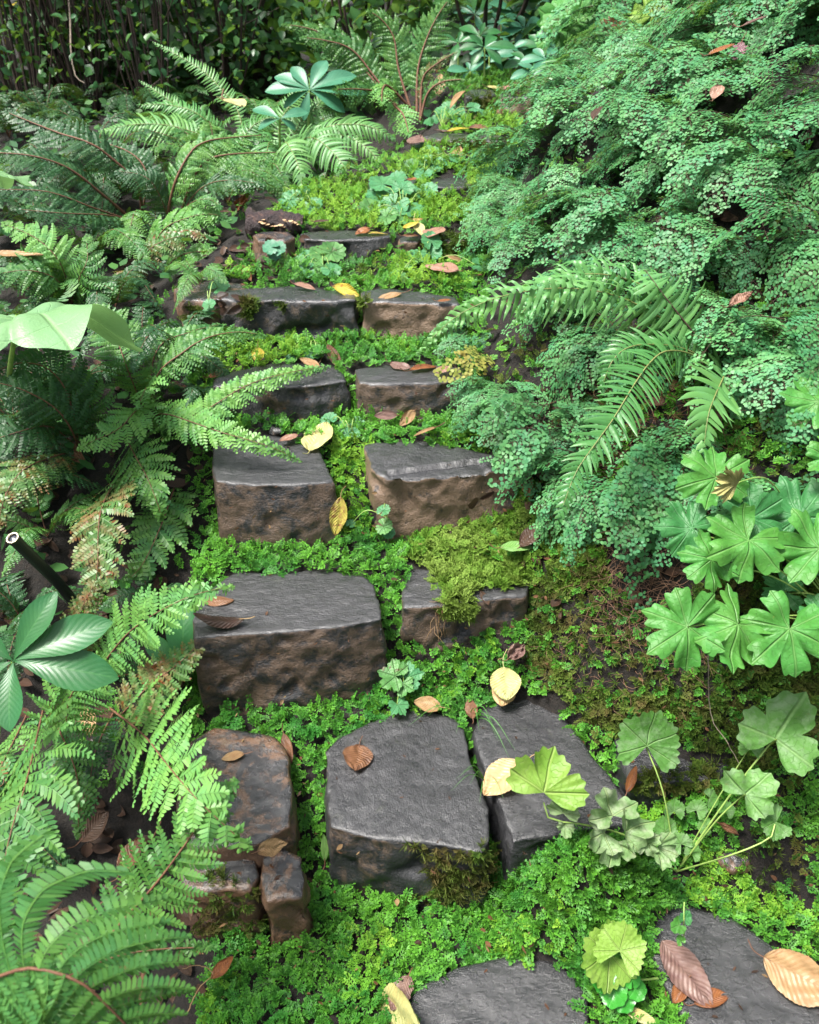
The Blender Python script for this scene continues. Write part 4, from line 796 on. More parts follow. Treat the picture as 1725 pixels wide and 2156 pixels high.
# filler ferns in the shade between the big fronds
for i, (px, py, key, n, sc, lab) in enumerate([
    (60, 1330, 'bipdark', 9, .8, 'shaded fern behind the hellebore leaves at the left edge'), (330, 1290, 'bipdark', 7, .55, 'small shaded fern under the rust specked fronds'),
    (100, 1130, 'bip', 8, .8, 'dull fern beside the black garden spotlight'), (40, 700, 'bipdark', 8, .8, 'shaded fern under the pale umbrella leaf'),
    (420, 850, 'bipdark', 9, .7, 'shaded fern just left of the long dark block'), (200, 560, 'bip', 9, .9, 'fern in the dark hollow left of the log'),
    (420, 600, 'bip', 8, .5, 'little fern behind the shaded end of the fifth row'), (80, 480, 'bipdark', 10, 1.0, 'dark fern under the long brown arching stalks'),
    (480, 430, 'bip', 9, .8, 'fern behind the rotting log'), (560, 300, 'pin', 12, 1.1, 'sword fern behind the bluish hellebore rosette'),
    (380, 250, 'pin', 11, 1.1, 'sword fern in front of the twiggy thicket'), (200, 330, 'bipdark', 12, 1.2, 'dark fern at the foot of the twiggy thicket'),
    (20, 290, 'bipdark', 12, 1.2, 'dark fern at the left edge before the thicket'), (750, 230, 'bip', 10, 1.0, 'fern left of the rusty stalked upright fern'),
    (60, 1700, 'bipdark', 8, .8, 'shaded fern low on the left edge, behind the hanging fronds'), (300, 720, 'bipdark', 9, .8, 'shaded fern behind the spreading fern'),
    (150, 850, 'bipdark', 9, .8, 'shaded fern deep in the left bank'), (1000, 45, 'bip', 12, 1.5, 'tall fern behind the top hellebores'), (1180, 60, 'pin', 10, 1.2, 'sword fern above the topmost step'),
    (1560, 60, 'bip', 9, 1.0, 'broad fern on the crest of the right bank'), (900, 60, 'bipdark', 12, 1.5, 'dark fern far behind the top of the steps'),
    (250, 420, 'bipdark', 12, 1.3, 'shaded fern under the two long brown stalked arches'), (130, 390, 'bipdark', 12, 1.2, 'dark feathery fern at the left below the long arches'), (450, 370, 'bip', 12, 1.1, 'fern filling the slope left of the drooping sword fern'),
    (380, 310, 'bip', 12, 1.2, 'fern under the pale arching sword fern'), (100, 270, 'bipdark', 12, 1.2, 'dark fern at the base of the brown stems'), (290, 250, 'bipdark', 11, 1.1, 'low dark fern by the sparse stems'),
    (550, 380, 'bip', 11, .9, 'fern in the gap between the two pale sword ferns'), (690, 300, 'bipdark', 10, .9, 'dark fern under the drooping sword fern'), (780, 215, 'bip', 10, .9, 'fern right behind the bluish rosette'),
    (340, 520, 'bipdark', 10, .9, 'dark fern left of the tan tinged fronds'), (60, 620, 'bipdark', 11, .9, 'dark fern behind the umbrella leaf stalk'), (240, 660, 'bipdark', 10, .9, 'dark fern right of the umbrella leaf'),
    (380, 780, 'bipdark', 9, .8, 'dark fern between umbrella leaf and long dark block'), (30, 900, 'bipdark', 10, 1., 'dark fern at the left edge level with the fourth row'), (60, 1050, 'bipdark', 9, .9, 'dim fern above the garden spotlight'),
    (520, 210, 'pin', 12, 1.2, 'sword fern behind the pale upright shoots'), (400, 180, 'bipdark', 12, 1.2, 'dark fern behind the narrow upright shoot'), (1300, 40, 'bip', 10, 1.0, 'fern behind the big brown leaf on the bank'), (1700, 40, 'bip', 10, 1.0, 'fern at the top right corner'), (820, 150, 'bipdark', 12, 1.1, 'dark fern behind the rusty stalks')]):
    loc = hit(px, py)[0]; fill_fern(lab, loc, key, max(5, n - 4), sc * .78, seed=i + 3)

# ---------------------------------------------------------------- maidenhair on the right bank
def clear_of_path(x, y): return x > np.interp(y, EY, ER) + .03
placed = []; k = 0
rm = random.Random(5)
cand = []
for px in range(960, 1900, 40):
    for py in range(-60, 1180, 46):
        cand.append((px + rm.uniform(-18, 18), py + rm.uniform(-20, 20)))
rm.shuffle(cand)
LABM = 'maidenhair fern with tiny rounded leaflets cascading down the right bank'
nm = 0
for px, py in cand:
    if py > 700 and px < 1100 + (py - 900) * .7: continue
    if py > 1010 and not (1330 < px < 1460): continue
    if py > 1090: continue
    if 730 < py < 960 and 1290 < px < 1600: continue          # bare rusty debris
    if 560 < py <= 730 and 1180 < px < 1340 and rm.random() < .5: continue
    if 560 < py <= 760 and 1340 <= px < 1640 and rm.random() < .85: continue
    if any((px - a) ** 2 + (py - b) ** 2 < c * c for a, b, c in [(1325, 320, 52), (1560, 395, 60), (1700, 265, 62), (1470, 250, 42), (1180, 500, 40), (1650, 560, 45), (1090, 800, 40)]): continue
    loc, nn, t_ = hit(px, py)
    x_, y_ = loc.x, loc.y
    if y_ > 7.5 or not clear_of_path(x_, y_): continue
    mn = .145 if t_ < 3 else .2
    if any((x_ - a) ** 2 + (y_ - b) ** 2 < mn ** 2 for a, b in placed): continue
    placed.append((x_, y_)); sc = .8 if t_ < 2.3 else (.95 if t_ < 3.2 else 1.2)
    if px < 1130: sc *= .62
    elif px < 1230: sc *= .8
    azc = 228 + rm.uniform(-30, 25); az = (azc - 75, azc + 75)
    fill_fern(LABM, loc, 'maiden', 10, sc, az=az, tilt=(-38, 14), group='maidenhair ferns covering the right bank', name='maidenhair_fern', seed=nm + 200)
    nm += 1
print('MAIDEN', nm)
T = fern('maidenhair fern spray hanging between the split tan block and the sword frond', (1150, 880), depth=1.82, name='maidenhair_fern', group=None)
hero_frond(T, [(1150, 850, 1.82), (1120, 900, 1.76), (1090, 950, 1.74), (1045, 1018, 1.74)], 'maiden', .055, 'maiden', stalk='stalk_dark', hint=(-.2, -1.3, .9), r0=.0008)
hero_frond(T, [(1160, 850, 1.82), (1060, 870, 1.76), (1000, 905, 1.76)], 'maiden', .04, 'maiden', stalk='stalk_dark', hint=(-.2, -1.3, .9), r0=.0008)
T = fern('maidenhair fern trailing over the bare dark soil patch', (1420, 940), depth=1.72, name='maidenhair_fern', group=None)
for tip in [(1270, 1140), (1310, 1170), (1340, 1070), (1290, 1060), (1380, 1100)]:
    hero_frond(T, [(1420, 930, 1.72), ((1420 + tip[0]) / 2 + 15, (930 + tip[1]) / 2 - 20, 1.62), (*tip, 1.58)], 'maiden', .055, 'maiden', stalk='stalk_dark', hint=(-.2, -1.3, .9), r0=.0008)
T = fern('yellowed maidenhair frond among the green ones near the top steps', (1240, 200), depth=3.3, name='maidenhair_fern', group=None)
hero_frond(T, [(1260, 200, 3.3), (1230, 225, 3.1), (1200, 260, 3.05), (1185, 285, 3.05)], 'maiden', .07, 'maiden_pale', stalk='stalk_dark', hint=(-.2, -1.3, .9), r0=.001)
T = fern('browning maidenhair frond beside the reddish fourth row block', (1010, 750), depth=2.1, name='maidenhair_fern', group=None)
hero_frond(T, [(1030, 740, 2.1), (1000, 755, 2.0), (970, 775, 1.98), (925, 790, 1.98)], 'maiden', .045, 'maiden_pale', stalk='stalk_dark', hint=(-.2, -1.3, .9), r0=.001)
#PART3
# ---------------------------------------------------------------- ground cover
def inpoly(px, py, poly):
    px = np.asarray(px); py = np.asarray(py); c = np.zeros(px.shape, bool); n = len(poly)
    for i in range(n):
        x0, y0 = poly[i]; x1, y1 = poly[(i + 1) % n]
        k_ = ((y0 > py) != (y1 > py)) & (px < (x1 - x0) * (py - y0) / (y1 - y0 + 1e-12) + x0); c ^= k_
    return c
def shrink(P, d):
    c = P.mean(0); v = P - c; l = np.linalg.norm(v, axis=1)[:, None]; return c + v * np.maximum(0, 1 - d / l)
FOOTS = [shrink(f, .006) for f in FOOT]
def onstone(x, y):
    m_ = np.zeros(len(x), bool)
    tz = terr(x, y)
    for f, fz in zip(FOOTS, FOOTZ): m_ |= inpoly(x, y, f) & (tz < fz + .012)
    return m_
def scatter(name, templates, pts, nrm, mats, scale=(.8, 1.3), tilt=(.0, .5), label=None, down_az=None):
    """one mesh made of many small shoots"""
    n = len(pts); az = rng.uniform(0, 2 * np.pi, n)
    if down_az is not None: az = down_az + rng.normal(0, .9, n)
    X = np.stack([np.cos(az), np.sin(az), np.zeros(n)], 1); up = nrm / np.linalg.norm(nrm, axis=1)[:, None]
    X -= up * (X * up).sum(1)[:, None]; X /= np.linalg.norm(X, axis=1)[:, None]
    tl = rng.uniform(tilt[0], tilt[1], n)[:, None]
    X2 = X * np.cos(tl) + up * np.sin(tl); Yv = np.cross(up, X); rl = rng.normal(0, .25, n)[:, None]
    Zv = np.cross(X2, Yv); Y2 = Yv * np.cos(rl) + Zv * np.sin(rl); Z2 = np.cross(X2, Y2)
    s = rng.uniform(scale[0], scale[1], n)[:, None]; tint0 = rng.normal(0, .13, n) + .34 * vnoise(pts[:, 0], pts[:, 1], 7, 5) - .08
    which = rng.integers(0, len(templates), n); mb = MB()
    for k_, (V, F, Sz, Mi, Tn, UV) in enumerate(templates):
        sel = which == k_; c = sel.sum()
        if not c: continue
        B = np.stack([X2[sel], Y2[sel], Z2[sel]], 1) * s[sel][:, None]
        W_ = np.einsum('vi,nij->nvj', V, B) + pts[sel][:, None]
        fs = Sz[0]; F2 = F.reshape(-1, fs)[None] + (np.arange(c) * len(V))[:, None, None]
        mb.add(W_.reshape(-1, 3), F2.reshape(-1, fs), 0, np.clip(Tn[None] + tint0[sel][:, None], 0, 1).ravel())
    return tag(mb.build(name, mats), label, None, None, 'stuff')
def strip(mb, p, d, L, w, ups, tint0, tint1, segs=3):
    """rounded blade of quads"""
    n_ = np.array([-d[1], d[0], 0]); f = np.linspace(0, 1, segs + 1); ws = w * (np.array([.55, .9, 1.0, .5]) if segs == 3 else np.linspace(1, .4, segs + 1))
    C = p[None] + d[None] * (L * f)[:, None]; C[:, 2] += ups * L * f ** 1.5
    bumpz = np.stack([np.zeros(segs + 1)] * 2 + [-w * .35 + 0 * f], 1)
    A, B = C + n_ * ws[:, None] + [0, 0, -w * .4], C - n_ * ws[:, None] + [0, 0, -w * .4]
    V = np.concatenate([A, C, B]); k_ = segs + 1; i = np.arange(segs)
    F = np.vstack([np.stack([i, i + 1, i + 1 + k_, i + k_], -1), np.stack([i + k_, i + 1 + k_, i + 1 + 2 * k_, i + 2 * k_], -1)])
    mb.add(V, F[:, ::-1], 0, np.tile(tint0 + (tint1 - tint0) * f, 3))
    return C[-1]
def sprig(seed):
    r = np.random.default_rng(seed); mb = MB(); L = .034; nb = 5; rise = .25
    strip(mb, np.zeros(3), np.array([1., 0, 0]), L, .0011, rise, .15, .35)
    for i in range(nb):
        u = L * (.22 + .75 * i / (nb - 1)) if i < nb - 1 else L; s = (-1) ** i
        for s in ((-1, 1) if i < nb - 1 else (1,)):
            a = s * R(r.uniform(35, 60)) if i < nb - 1 else r.normal(0, .2); l = .0125 * (1 - .35 * i / nb) * r.uniform(.8, 1.2)
            p = np.array([u, 0, rise * L * (u / L) ** 1.5]); d = np.array([math.cos(a), math.sin(a), 0])
            q = strip(mb, p, d, l * .6, .0013, r.uniform(-.1, .5), .2, .4)
            for f_ in (-1, 0, 1) if r.random() < .35 else (-1, 1):
                a2 = a + f_ * R(r.uniform(25, 45)); d2 = np.array([math.cos(a2), math.sin(a2), 0])
                strip(mb, q, d2, l * r.uniform(.45, .7), .0019, r.uniform(0, .5), .4, .8 + r.uniform(0, .15))
    return mb.arrays()
def star(seed, L=.012, n=9, w=.0008):
    r = np.random.default_rng(seed); mb = MB()
    for i in range(n):
        a = 2 * np.pi * i / n + r.uniform(-.3, .3); e = r.uniform(.3, 1.2); l = L * r.uniform(.7, 1.2); d = np.array([math.sin(e), math.cos(e) * math.cos(a), math.cos(e) * math.sin(a)])
        d = np.array([math.cos(a) * math.cos(e), math.sin(a) * math.cos(e), math.sin(e)]); n_ = np.cross(d, [0.2, .1, 1.]); n_ /= np.linalg.norm(n_)
        z0 = r.uniform(0, .006); b = np.array([0, 0, z0])
        mb.add([b + n_ * w, b + d * l * .55 + n_ * w * .9 + [0, 0, .001], b + d * l, b - n_ * w], [[0, 1, 2, 3]], 0, [.1, .45, .9, .2])
    return mb.arrays()
SPRIGS = [sprig(i) for i in range(7)]; STARS = [star(i) for i in range(5)]
TINY = []
for a_ in SPRIGS: TINY.append([a_[0] * .5] + a_[1:])
# pixel polygons (on the ground as seen from the path) that choose what grows where
GOLD = [(862, 1140), (930, 1115), (990, 1080), (1090, 1040), (1140, 1080), (1240, 1060), (1310, 1140), (1290, 1250), (1200, 1260), (1120, 1250), (900, 1240), (850, 1180)]
OLIVE = [(1120, 1240), (1300, 1150), (1350, 1260), (1725, 1180), (1900, 1200), (1900, 1560), (1540, 1640), (1250, 1560), (1190, 1490), (1100, 1400)]
BARE = [(1255, 1140), (1340, 1110), (1480, 1120), (1500, 1220), (1400, 1290), (1290, 1250)]
BARE2 = [(1200, 1250), (1330, 1250), (1500, 1290), (1520, 1480), (1230, 1460), (1150, 1380)]
LIME = [[(440, 720), (620, 690), (650, 760), (440, 800)], [(560, 420), (1010, 330), (1060, 300), (1060, 480), (560, 500)], [(730, 1960), (810, 1960), (810, 2100), (730, 2100)], [(1440, 1800), (1725, 1760), (1725, 1960), (1640, 1960), (1440, 1880)],
        [(1330, 1690), (1420, 1700), (1420, 1800), (1330, 1760)], [(700, 940), (780, 940), (860, 1150), (690, 1130)], [(820, 560), (960, 560), (960, 620), (820, 610)], [(860, 280), (1080, 240), (1100, 360), (850, 400)]]
def sample(n, x0, x1, y0, y1):
    x = rng.uniform(x0, x1, n); y = rng.uniform(y0, y1, n); z_ = terr(x, y); px, py, dep = project(np.stack([x, y, z_], 1)); return x, y, z_, px, py, dep
def grow(n, x0, x1, y0, y1, kind):
    x, y, z_, px, py, dep = sample(n, x0, x1, y0, y1); keep = ~onstone(x, y)
    xl = np.interp(y, EY, EL); xr = np.interp(y, EY, ER)
    gold, ol, bare = inpoly(px, py, GOLD), inpoly(px, py, OLIVE), inpoly(px, py, BARE)
    lime = np.zeros(len(x), bool)
    for L_ in LIME: lime |= inpoly(px, py, L_)
    rn = rng.random(len(x)); patch = vnoise(x, y, 6, 9)
    offl = (x < xl - .02); offr = (x > xr + .06)
    base = ~(gold | ol | bare)
    if kind == 'spike': keep &= (base | (gold & (patch > -.1) & (rn < .3))) & ((~offl) | (rn < .12)) & ((~offr) | (rn < np.where(y > 1.7, .12, np.where(y < 1.15, 1.0, .5)))) & ~(lime & (rn < .8)) | (~onstone(x, y) & ol & (rn < .28) & ~bare)
    if kind == 'lime': keep &= (base | (gold & (rn < .12))) & ((lime & (rn < .95)) | ((patch > .45) & (rn < .35))) & ~offl & ~offr
    if kind == 'gold': keep &= (gold & ~bare) | (base & (y > 2.2) & (patch < -.2) & (rn < .3) & ~offl & ~offr)
    if kind == 'olive': keep &= (ol & ~bare & ~(inpoly(px, py, BARE2) & (rn < .65))) | (base & (offr | offl) & (rn < .12))
    bottom_void = (x < -.36) & (y < 1.1); keep &= ~bottom_void
    x, y, z_ = x[keep], y[keep], z_[keep]
    h = np.clip(.010 + .016 * vnoise(x, y, 11, 3) + rng.uniform(-.006, .014, len(x)), 0, .05)
    e = .02; gx_ = (terr(x + e, y) - terr(x - e, y)) / (2 * e); gy_ = (terr(x, y + e) - terr(x, y - e)) / (2 * e)
    nr = np.stack([-np.clip(gx_, -1, 1), -np.clip(gy_, -1, 1) - .15, np.ones(len(x))], 1)
    return np.stack([x, y, z_ + h], 1), nr
def grow2(specs, kind):
    A = [grow(*s_, kind) for s_ in specs]; return np.concatenate([a[0] for a in A]), np.concatenate([a[1] for a in A])
P_, N_ = grow2([(1300, .12, .50, .80, 1.02), (36000, -.75, 1.3, .35, 2.3), (12000, -.7, .9, 2.3, 4.2)], 'spike')
scatter('spikemoss', SPRIGS, P_, N_, [M['spike']], (.42, .85), (-.1, .9), 'bright green spikemoss carpeting the gaps between the stones'); nsp = len(P_)
P_, N_ = grow2([(40000, -.75, 1.3, .35, 2.3), (22000, -.7, .9, 2.3, 4.2)], 'lime')
scatter('lime_spikemoss', SPRIGS, P_, N_, [M['spike_lime']], (.45, .8), (0, .9), 'lime green young spikemoss patches on the treads')
P_, N_ = grow2([(19000, .0, .9, 1.1, 2.0), (20000, -.6, .9, 2.2, 4.0)], 'gold')
# golden moss creeping over the second row block
pp = []
for px, py in zip(rng.uniform(905, 1112, 2400), rng.uniform(1165, 1300, 2400)):
    if inpoly(np.array([px]), np.array([py]), [(900, 1180), (930, 1165), (1112, 1180), (1112, 1226), (1060, 1244), (1010, 1232), (985, 1262), (1000, 1290), (965, 1300), (930, 1285), (945, 1250), (915, 1225)])[0]:
        l_, n_, t_ = hit(px, py); pp.append((l_ + n_ * rng.uniform(0, .012), n_))
P_ = np.concatenate([P_, np.array([tuple(a) for a, b in pp])]); N_ = np.concatenate([N_, np.array([tuple(b) for a, b in pp])])
scatter('golden_moss', STARS[:3] + TINY[:5], P_, N_, [M['moss']], (.8, 1.5), (-.4, .8), 'golden feathery moss spilling over the right block of the second row')
P_, N_ = grow2([(42000, .2, 1.5, .9, 1.9), (9000, .9, 1.9, .5, 1.6)], 'olive')
pp = []
for poly, n_p in (([(850, 1770), (880, 1775), (1030, 1800), (1030, 1860), (940, 1890), (915, 1850), (890, 1790)], 260), ([(990, 1790), (1035, 1775), (1030, 1880), (940, 1900), (820, 1900), (930, 1850)], 170), ([(512, 632), (535, 632), (530, 662), (515, 665)], 90), ([(580, 640), (600, 640), (600, 650)], 10), ([(430, 1840), (560, 1850), (540, 2000), (420, 1960)], 110), ([(390, 640), (430, 650), (420, 680), (395, 680)], 120), ([(900, 495), (1005, 495), (1000, 540), (900, 530)], 260), ([(930, 298), (1060, 298), (1050, 312), (940, 308)], 160), ([(985, 200), (1040, 205), (1035, 230), (990, 225)], 140), ([(1340, 1640), (1500, 1610), (1520, 1650), (1350, 1665)], 300), ([(756, 630), (775, 633), (772, 645), (757, 642)], 60)):
    xs = [p[0] for p in poly]; ys = [p[1] for p in poly]
    qx, qy = rng.uniform(min(xs), max(xs), n_p * 2), rng.uniform(min(ys), max(ys), n_p * 2)
    for px, py in zip(qx, qy):
        if inpoly(np.array([px]), np.array([py]), poly)[0]:
            l_, n_, t_ = hit(px, py)
            if noise.noise(l_ * 45) > -.15: pp.append((l_ + n_ * rng.uniform(0, .005), n_))
P_ = np.concatenate([P_, np.array([tuple(a) for a, b in pp])]); N_ = np.concatenate([N_, np.array([tuple(b) for a, b in pp])])
scatter('olive_moss', STARS[:3] + TINY[:3], P_, N_, [M['moss_dark']], (.6, 1.5), (-.4, .8), 'dark olive moss on the right bank and on shaded stone faces')
print('SPRIGS', nsp, len(P_))
# litter and fine roots
def root_tangle(label, poly, n, mat, L=(.02, .06), r=.0006, name='fine_roots', h=.006, z=0):
    mb = MB(); xs = [p[0] for p in poly]; ys = [p[1] for p in poly]
    for _ in range(n):
        while True:
            px, py = random.uniform(min(xs), max(xs)), random.uniform(min(ys), max(ys))
            if inpoly(np.array([px]), np.array([py]), poly)[0]: break
        l_, n_, t_ = hit(px, py); P = [l_ + n_ * .004]; d = Vector((random.gauss(0, 1), random.gauss(0, 1), random.gauss(z, .8))).normalized(); ll = random.uniform(*L)
        for k_ in range(3):
            d = (d + Vector((random.gauss(0, .5), random.gauss(0, .5), random.gauss(z * .5, .4)))).normalized(); q = P[-1] + d * ll / 3
            P.append(q + n_ * random.uniform(0, h))
        tube(mb, P, r, r * .5, 4, 7)
    return tag(mb.build(name, [M[mat]], smooth=True), label, None, None, 'stuff')
root_tangle('reddish fine roots hanging out of the bare soil patch', [(1240, 1120), (1360, 1120), (1440, 1200), (1420, 1290), (1290, 1350), (1220, 1230)], 380, 'root', (.03, .09), .0007)
root_tangle('pale threads of dead stems tangled in the moss below the bare soil', [(1130, 1330), (1350, 1290), (1500, 1350), (1480, 1480), (1300, 1500), (1080, 1420)], 230, 'root', (.02, .06), .0006, 'dead_stems')
root_tangle('rusty old frond litter under the hanging sword fern', [(1290, 760), (1480, 760), (1560, 1000), (1420, 1020), (1150, 960), (1150, 930)], 330, 'stalk_brown', (.03, .09), .001, 'fern_litter', .03)
root_tangle('thin roots dangling over the front of the mossy second row block', [(912, 1270), (940, 1262), (935, 1320), (912, 1325)], 22, 'leaf_tan', (.02, .05), .0006, 'dangling_roots', .006, -1)
# ---------------------------------------------------------------- rotting log, spotlight, sticks, pebbles
lg, ln, lt = hit(575, 485)
root = tag(empty('rotting_log', lg), 'short rotting log with pale bracket fungi on the sixth row', 'log')
mb = MB(); a, b = at(522, 474, lt - .03), at(636, 476, lt - .03); C, L_ = spline([a, (a + b) / 2 + Vector((0, 0, .008)), b], 40); tube(mb, list(C), .042, .026, 26, 60)
arr = mb.arrays(); V = arr[0]; arr[0] = V + np.array([[noise.noise(Vector(v) * 60) * .010 + noise.noise(Vector(v) * 18) * .015] * 3 for v in V]) * [[.6, .8, 1]]
build('log_body', arr, [M['wood']], root, True)
for i in range(16):
    f = .1 + .85 * i / 15; p = a.lerp(b, f) + Vector((random.uniform(-.01, .01), -.018 - random.random() * .015, random.uniform(.004, .028))); mb = MB()
    palm(mb, random.uniform(.007, .013), orient(p, (random.uniform(-.6, .6), -1, random.uniform(-.2, .2)), (0, -.2, 1)), lobes=4, depth=.15, span=110, cup=-.2, seed=i); build('bracket_fungus', mb.arrays(), [M['fungus']], root, True)
# black spotlight on a stake
hd, bs = at(30, 1136, 1.56), at(118, 1222, 1.70); bs2 = at(150, 1260, 1.76)
root = tag(empty('garden_spotlight', bs), 'black tubular garden spotlight with a steel rimmed lens at the left edge', 'spotlight')
ax = (hd - bs).normalized()
mb = MB(); tube(mb, [bs2, bs, bs + (hd - bs) * .5, hd], .0115, .0115, 24, 14); build('housing', mb.arrays(), [M['black']], root, True)
mb = MB(); tube(mb, [hd - ax * .004, hd + ax * .004], .0126, .0126, 24, 3); build('lamp_collar', mb.arrays(), [M['black']], root, True)
def disc(mb, c, ax, r0, r1, h0, h1, n=28):
    q = ax.to_track_quat('Z', 'Y'); V = []
    for r_, h_ in ((r0, h0), (r1, h1)):
        for k_ in range(n): V.append(tuple(c + q @ Vector((math.cos(2 * math.pi * k_ / n) * r_, math.sin(2 * math.pi * k_ / n) * r_, h_))))
    i = np.arange(n); mb.add(V, np.stack([i, (i + 1) % n, (i + 1) % n + n, i + n], -1))
mb = MB(); disc(mb, hd, ax, .0126, .0122, .004, .007); disc(mb, hd, ax, .0122, .0096, .007, .007); disc(mb, hd, ax, .0096, .0094, .007, .002); build('lens_ring', mb.arrays(), [M['steel']], root, True)
mb = MB(); disc(mb, hd, ax, .0095, .006, .002, .0045); disc(mb, hd, ax, .006, .0001, .0045, .006); build('lens', mb.arrays(), [M['glass']], root, True)
def stick(label, pts, r, mat='stalk_brown', name='twig', r1=None):
    mb = MB(); tube(mb, [at(*p) for p in pts], r, r1 or r * .5, 7, 24, wob=.0006); o = mb.build(name, [M[mat]], smooth=True); return tag(o, label, 'twig')
stick('thick reddish stick rising from the bottom edge beside the near fern', [(288, 2200, 1.25), (300, 2080, 1.27), (322, 1905, 1.3)], .0048, r1=.003)
stick('long brown stick lying in the dark hollow at the lower left', [(90, 2060, 1.42), (200, 1920, 1.45), (300, 1800, 1.5), (340, 1730, 1.52)], .0026)
stick('thin forked twig over the dark stone left of the red curled leaf', [(395, 2130, 1.32), (420, 2080, 1.33), (448, 2052, 1.33), (420, 2032, 1.33), (385, 2040, 1.32)], .0011, 'leaf_tan')
stick('dry pale stem slanting over the shadowed moss at the right', [(1490, 1340, 1.42), (1497, 1500, 1.45), (1530, 1560, 1.45), (1555, 1608, 1.46)], .0012, 'stem_pale')
stick('bent yellowish twig lying across the crevice in front of the fifth row', [(640, 765, 2.15), (665, 770, 2.14), (680, 745, 2.15), (664, 718, 2.17)], .0012, 'leaf_tan')
stick('slender green stem running diagonally down the upper right bank', [(1330, 180, 3.0), (1210, 380, 2.75), (1080, 520, 2.5)], .0016, 'stalk_green')
stick('pale bare vine dangling in front of the dark twiggy thicket', [(140, -60, 3.9), (148, 40, 3.85), (150, 110, 3.8), (160, 160, 3.8), (178, 175, 3.8)], .006, 'stem_pale', r1=.003)
stick('long bare twig crossing the thicket from the centre up to the right', [(290, 205, 4.1), (400, 120, 4.15), (500, 60, 4.2), (640, -10, 4.25)], .004, 'stem_pale', r1=.002)
for (lab, px, py, s_, mt) in [('rounded mossy pebble among spikemoss at the lower right', 1545, 1822, .030, 'stone_wet'), ('little grey pebble on the bottom edge below the glossy leaf', 1335, 2110, .016, 'stone_tan'), ('tiny dark stone chip at the back of the tall smooth block', 585, 915, .022, 'stone_grey')]:
    l_, n_, t_ = hit(px, py); mb = MB(); nu = 20
    th, ph = np.meshgrid(np.linspace(0, np.pi, nu), np.linspace(0, 2 * np.pi, nu * 2, endpoint=False), indexing='ij')
    V = np.stack([np.sin(th) * np.cos(ph), np.sin(th) * np.sin(ph) * .8, np.cos(th) * .6], -1).reshape(-1, 3)
    V = V * s_ * (1 + np.array([noise.noise(Vector(v) * 1.7 + Vector((px, 0, 0))) * .35 + noise.noise(Vector(v) * 5) * .08 for v in V]))[:, None]
    i = np.arange(nu * nu * 2).reshape(nu, nu * 2); F = np.stack([i[:-1], i[1:], np.roll(i, -1, 1)[1:], np.roll(i, -1, 1)[:-1]], -1).reshape(-1, 4)
    mb.add(V, F); o = mb.build('pebble', [M[mt]], smooth=True); o.location = l_ + Vector((0, 0, s_ * .45)); tag(o, lab, 'pebble')

# ---------------------------------------------------------------- broad leaved plants
def stalk3(parent, P, r=.0018, mat='stalk_green', name='stem'):
    mb = MB(); tube(mb, P, r, r * .7, 6, 14); return build(name, mb.arrays(), [M[mat]], parent, True)
def flatleaf(parent, px, py, t, rpx, ang, mat, nrm=(0, -.7, 1), crown=None, seed=0, name='leaf', stem='stalk_green', sr=.0013, **kw):
    """palmate leaf: (px,py) its centre, ang direction of its middle lobe in the picture"""
    c = at(px, py, t); n = Vector(nrm).normalized(); Rr = rpx * t / FP
    a = R(ang); d = Vector((math.cos(a), 0, 0)) + (Vector((0, sP, cP))) * math.sin(a); d = (d - n * d.dot(n)).normalized()
    off = .35; base = c - d * Rr * off; mb = MB(); palm(mb, Rr * 1.15, orient(base, d, n), seed=seed, **kw); lf = build(name, mb.arrays(), [M[mat]], parent, True)
    if crown is not None: stalk3(parent, [crown, crown.lerp(base, .55) + Vector((0, 0, .03)), base - n * .012, base], sr, stem)
    return lf
SEED = 0
def rosette(label, crown, leaves, mat, cat='plant', name='foamflower', group=None, lift=.035, **kw):
    global SEED
    loc, n_, t_ = hit(*crown); root = tag(empty(name, loc), label, cat, group)
    for L_ in leaves:
        px, py, rp, ang = L_[:4]; m_ = L_[4] if len(L_) > 4 else mat; SEED += 1; r_ = random.Random(SEED)
        tt = hit(px, py)[2] - lift * 1.1 - .01 * r_.random()
        flatleaf(root, px, py, tt, rp, ang, m_, (r_.uniform(-.25, .25), -.55 + r_.uniform(-.2, .25), 1), loc, SEED, **kw)
    return root
G = 'foamflowers with round scalloped leaves on the steps'
fk = dict(lobes=7, depth=.10, span=165, teeth=2, tooth=.05, cup=.06, lobepow=2.5, shrink=.12, wave=.05)
rosette('foamflower on the tread in front of the sixth row block, mottled leaves', (680, 560), [(672, 532, 25, 150, 'foam_spot'), (706, 528, 26, 30, 'foam_spot'), (648, 545, 24, 170), (640, 572, 20, 200), (680, 566, 22, 260, 'foam_spot'), (702, 572, 20, 320), (620, 556, 22, 180)], 'foam', group=G, **fk)
rosette('foamflower with two stacked round leaves beside the small tan stone', (890, 560), [(908, 503, 22, 90), (910, 528, 21, 80), (870, 541, 20, 170), (845, 570, 22, 200, 'foam_spot'), (836, 588, 20, 250, 'foam_spot'), (1020, 558, 22, 0)], 'foam', group=G, **fk)
rosette('large foamflower clump of bluish round leaves before the seventh row', (850, 460), [(798, 385, 26, 150), (832, 375, 24, 100), (852, 392, 22, 60), (812, 408, 28, 190), (785, 412, 22, 180), (868, 406, 24, 20), (800, 430, 26, 200), (848, 426, 26, 330), (825, 440, 30, 240), (872, 446, 28, 310), (776, 447, 30, 210, 'foam_spot'), (845, 462, 24, 270, 'foam_spot'), (905, 400, 22, 30), (890, 425, 22, 10), (808, 462, 24, 240, 'foam_spot')], 'foam', group=G, **fk)
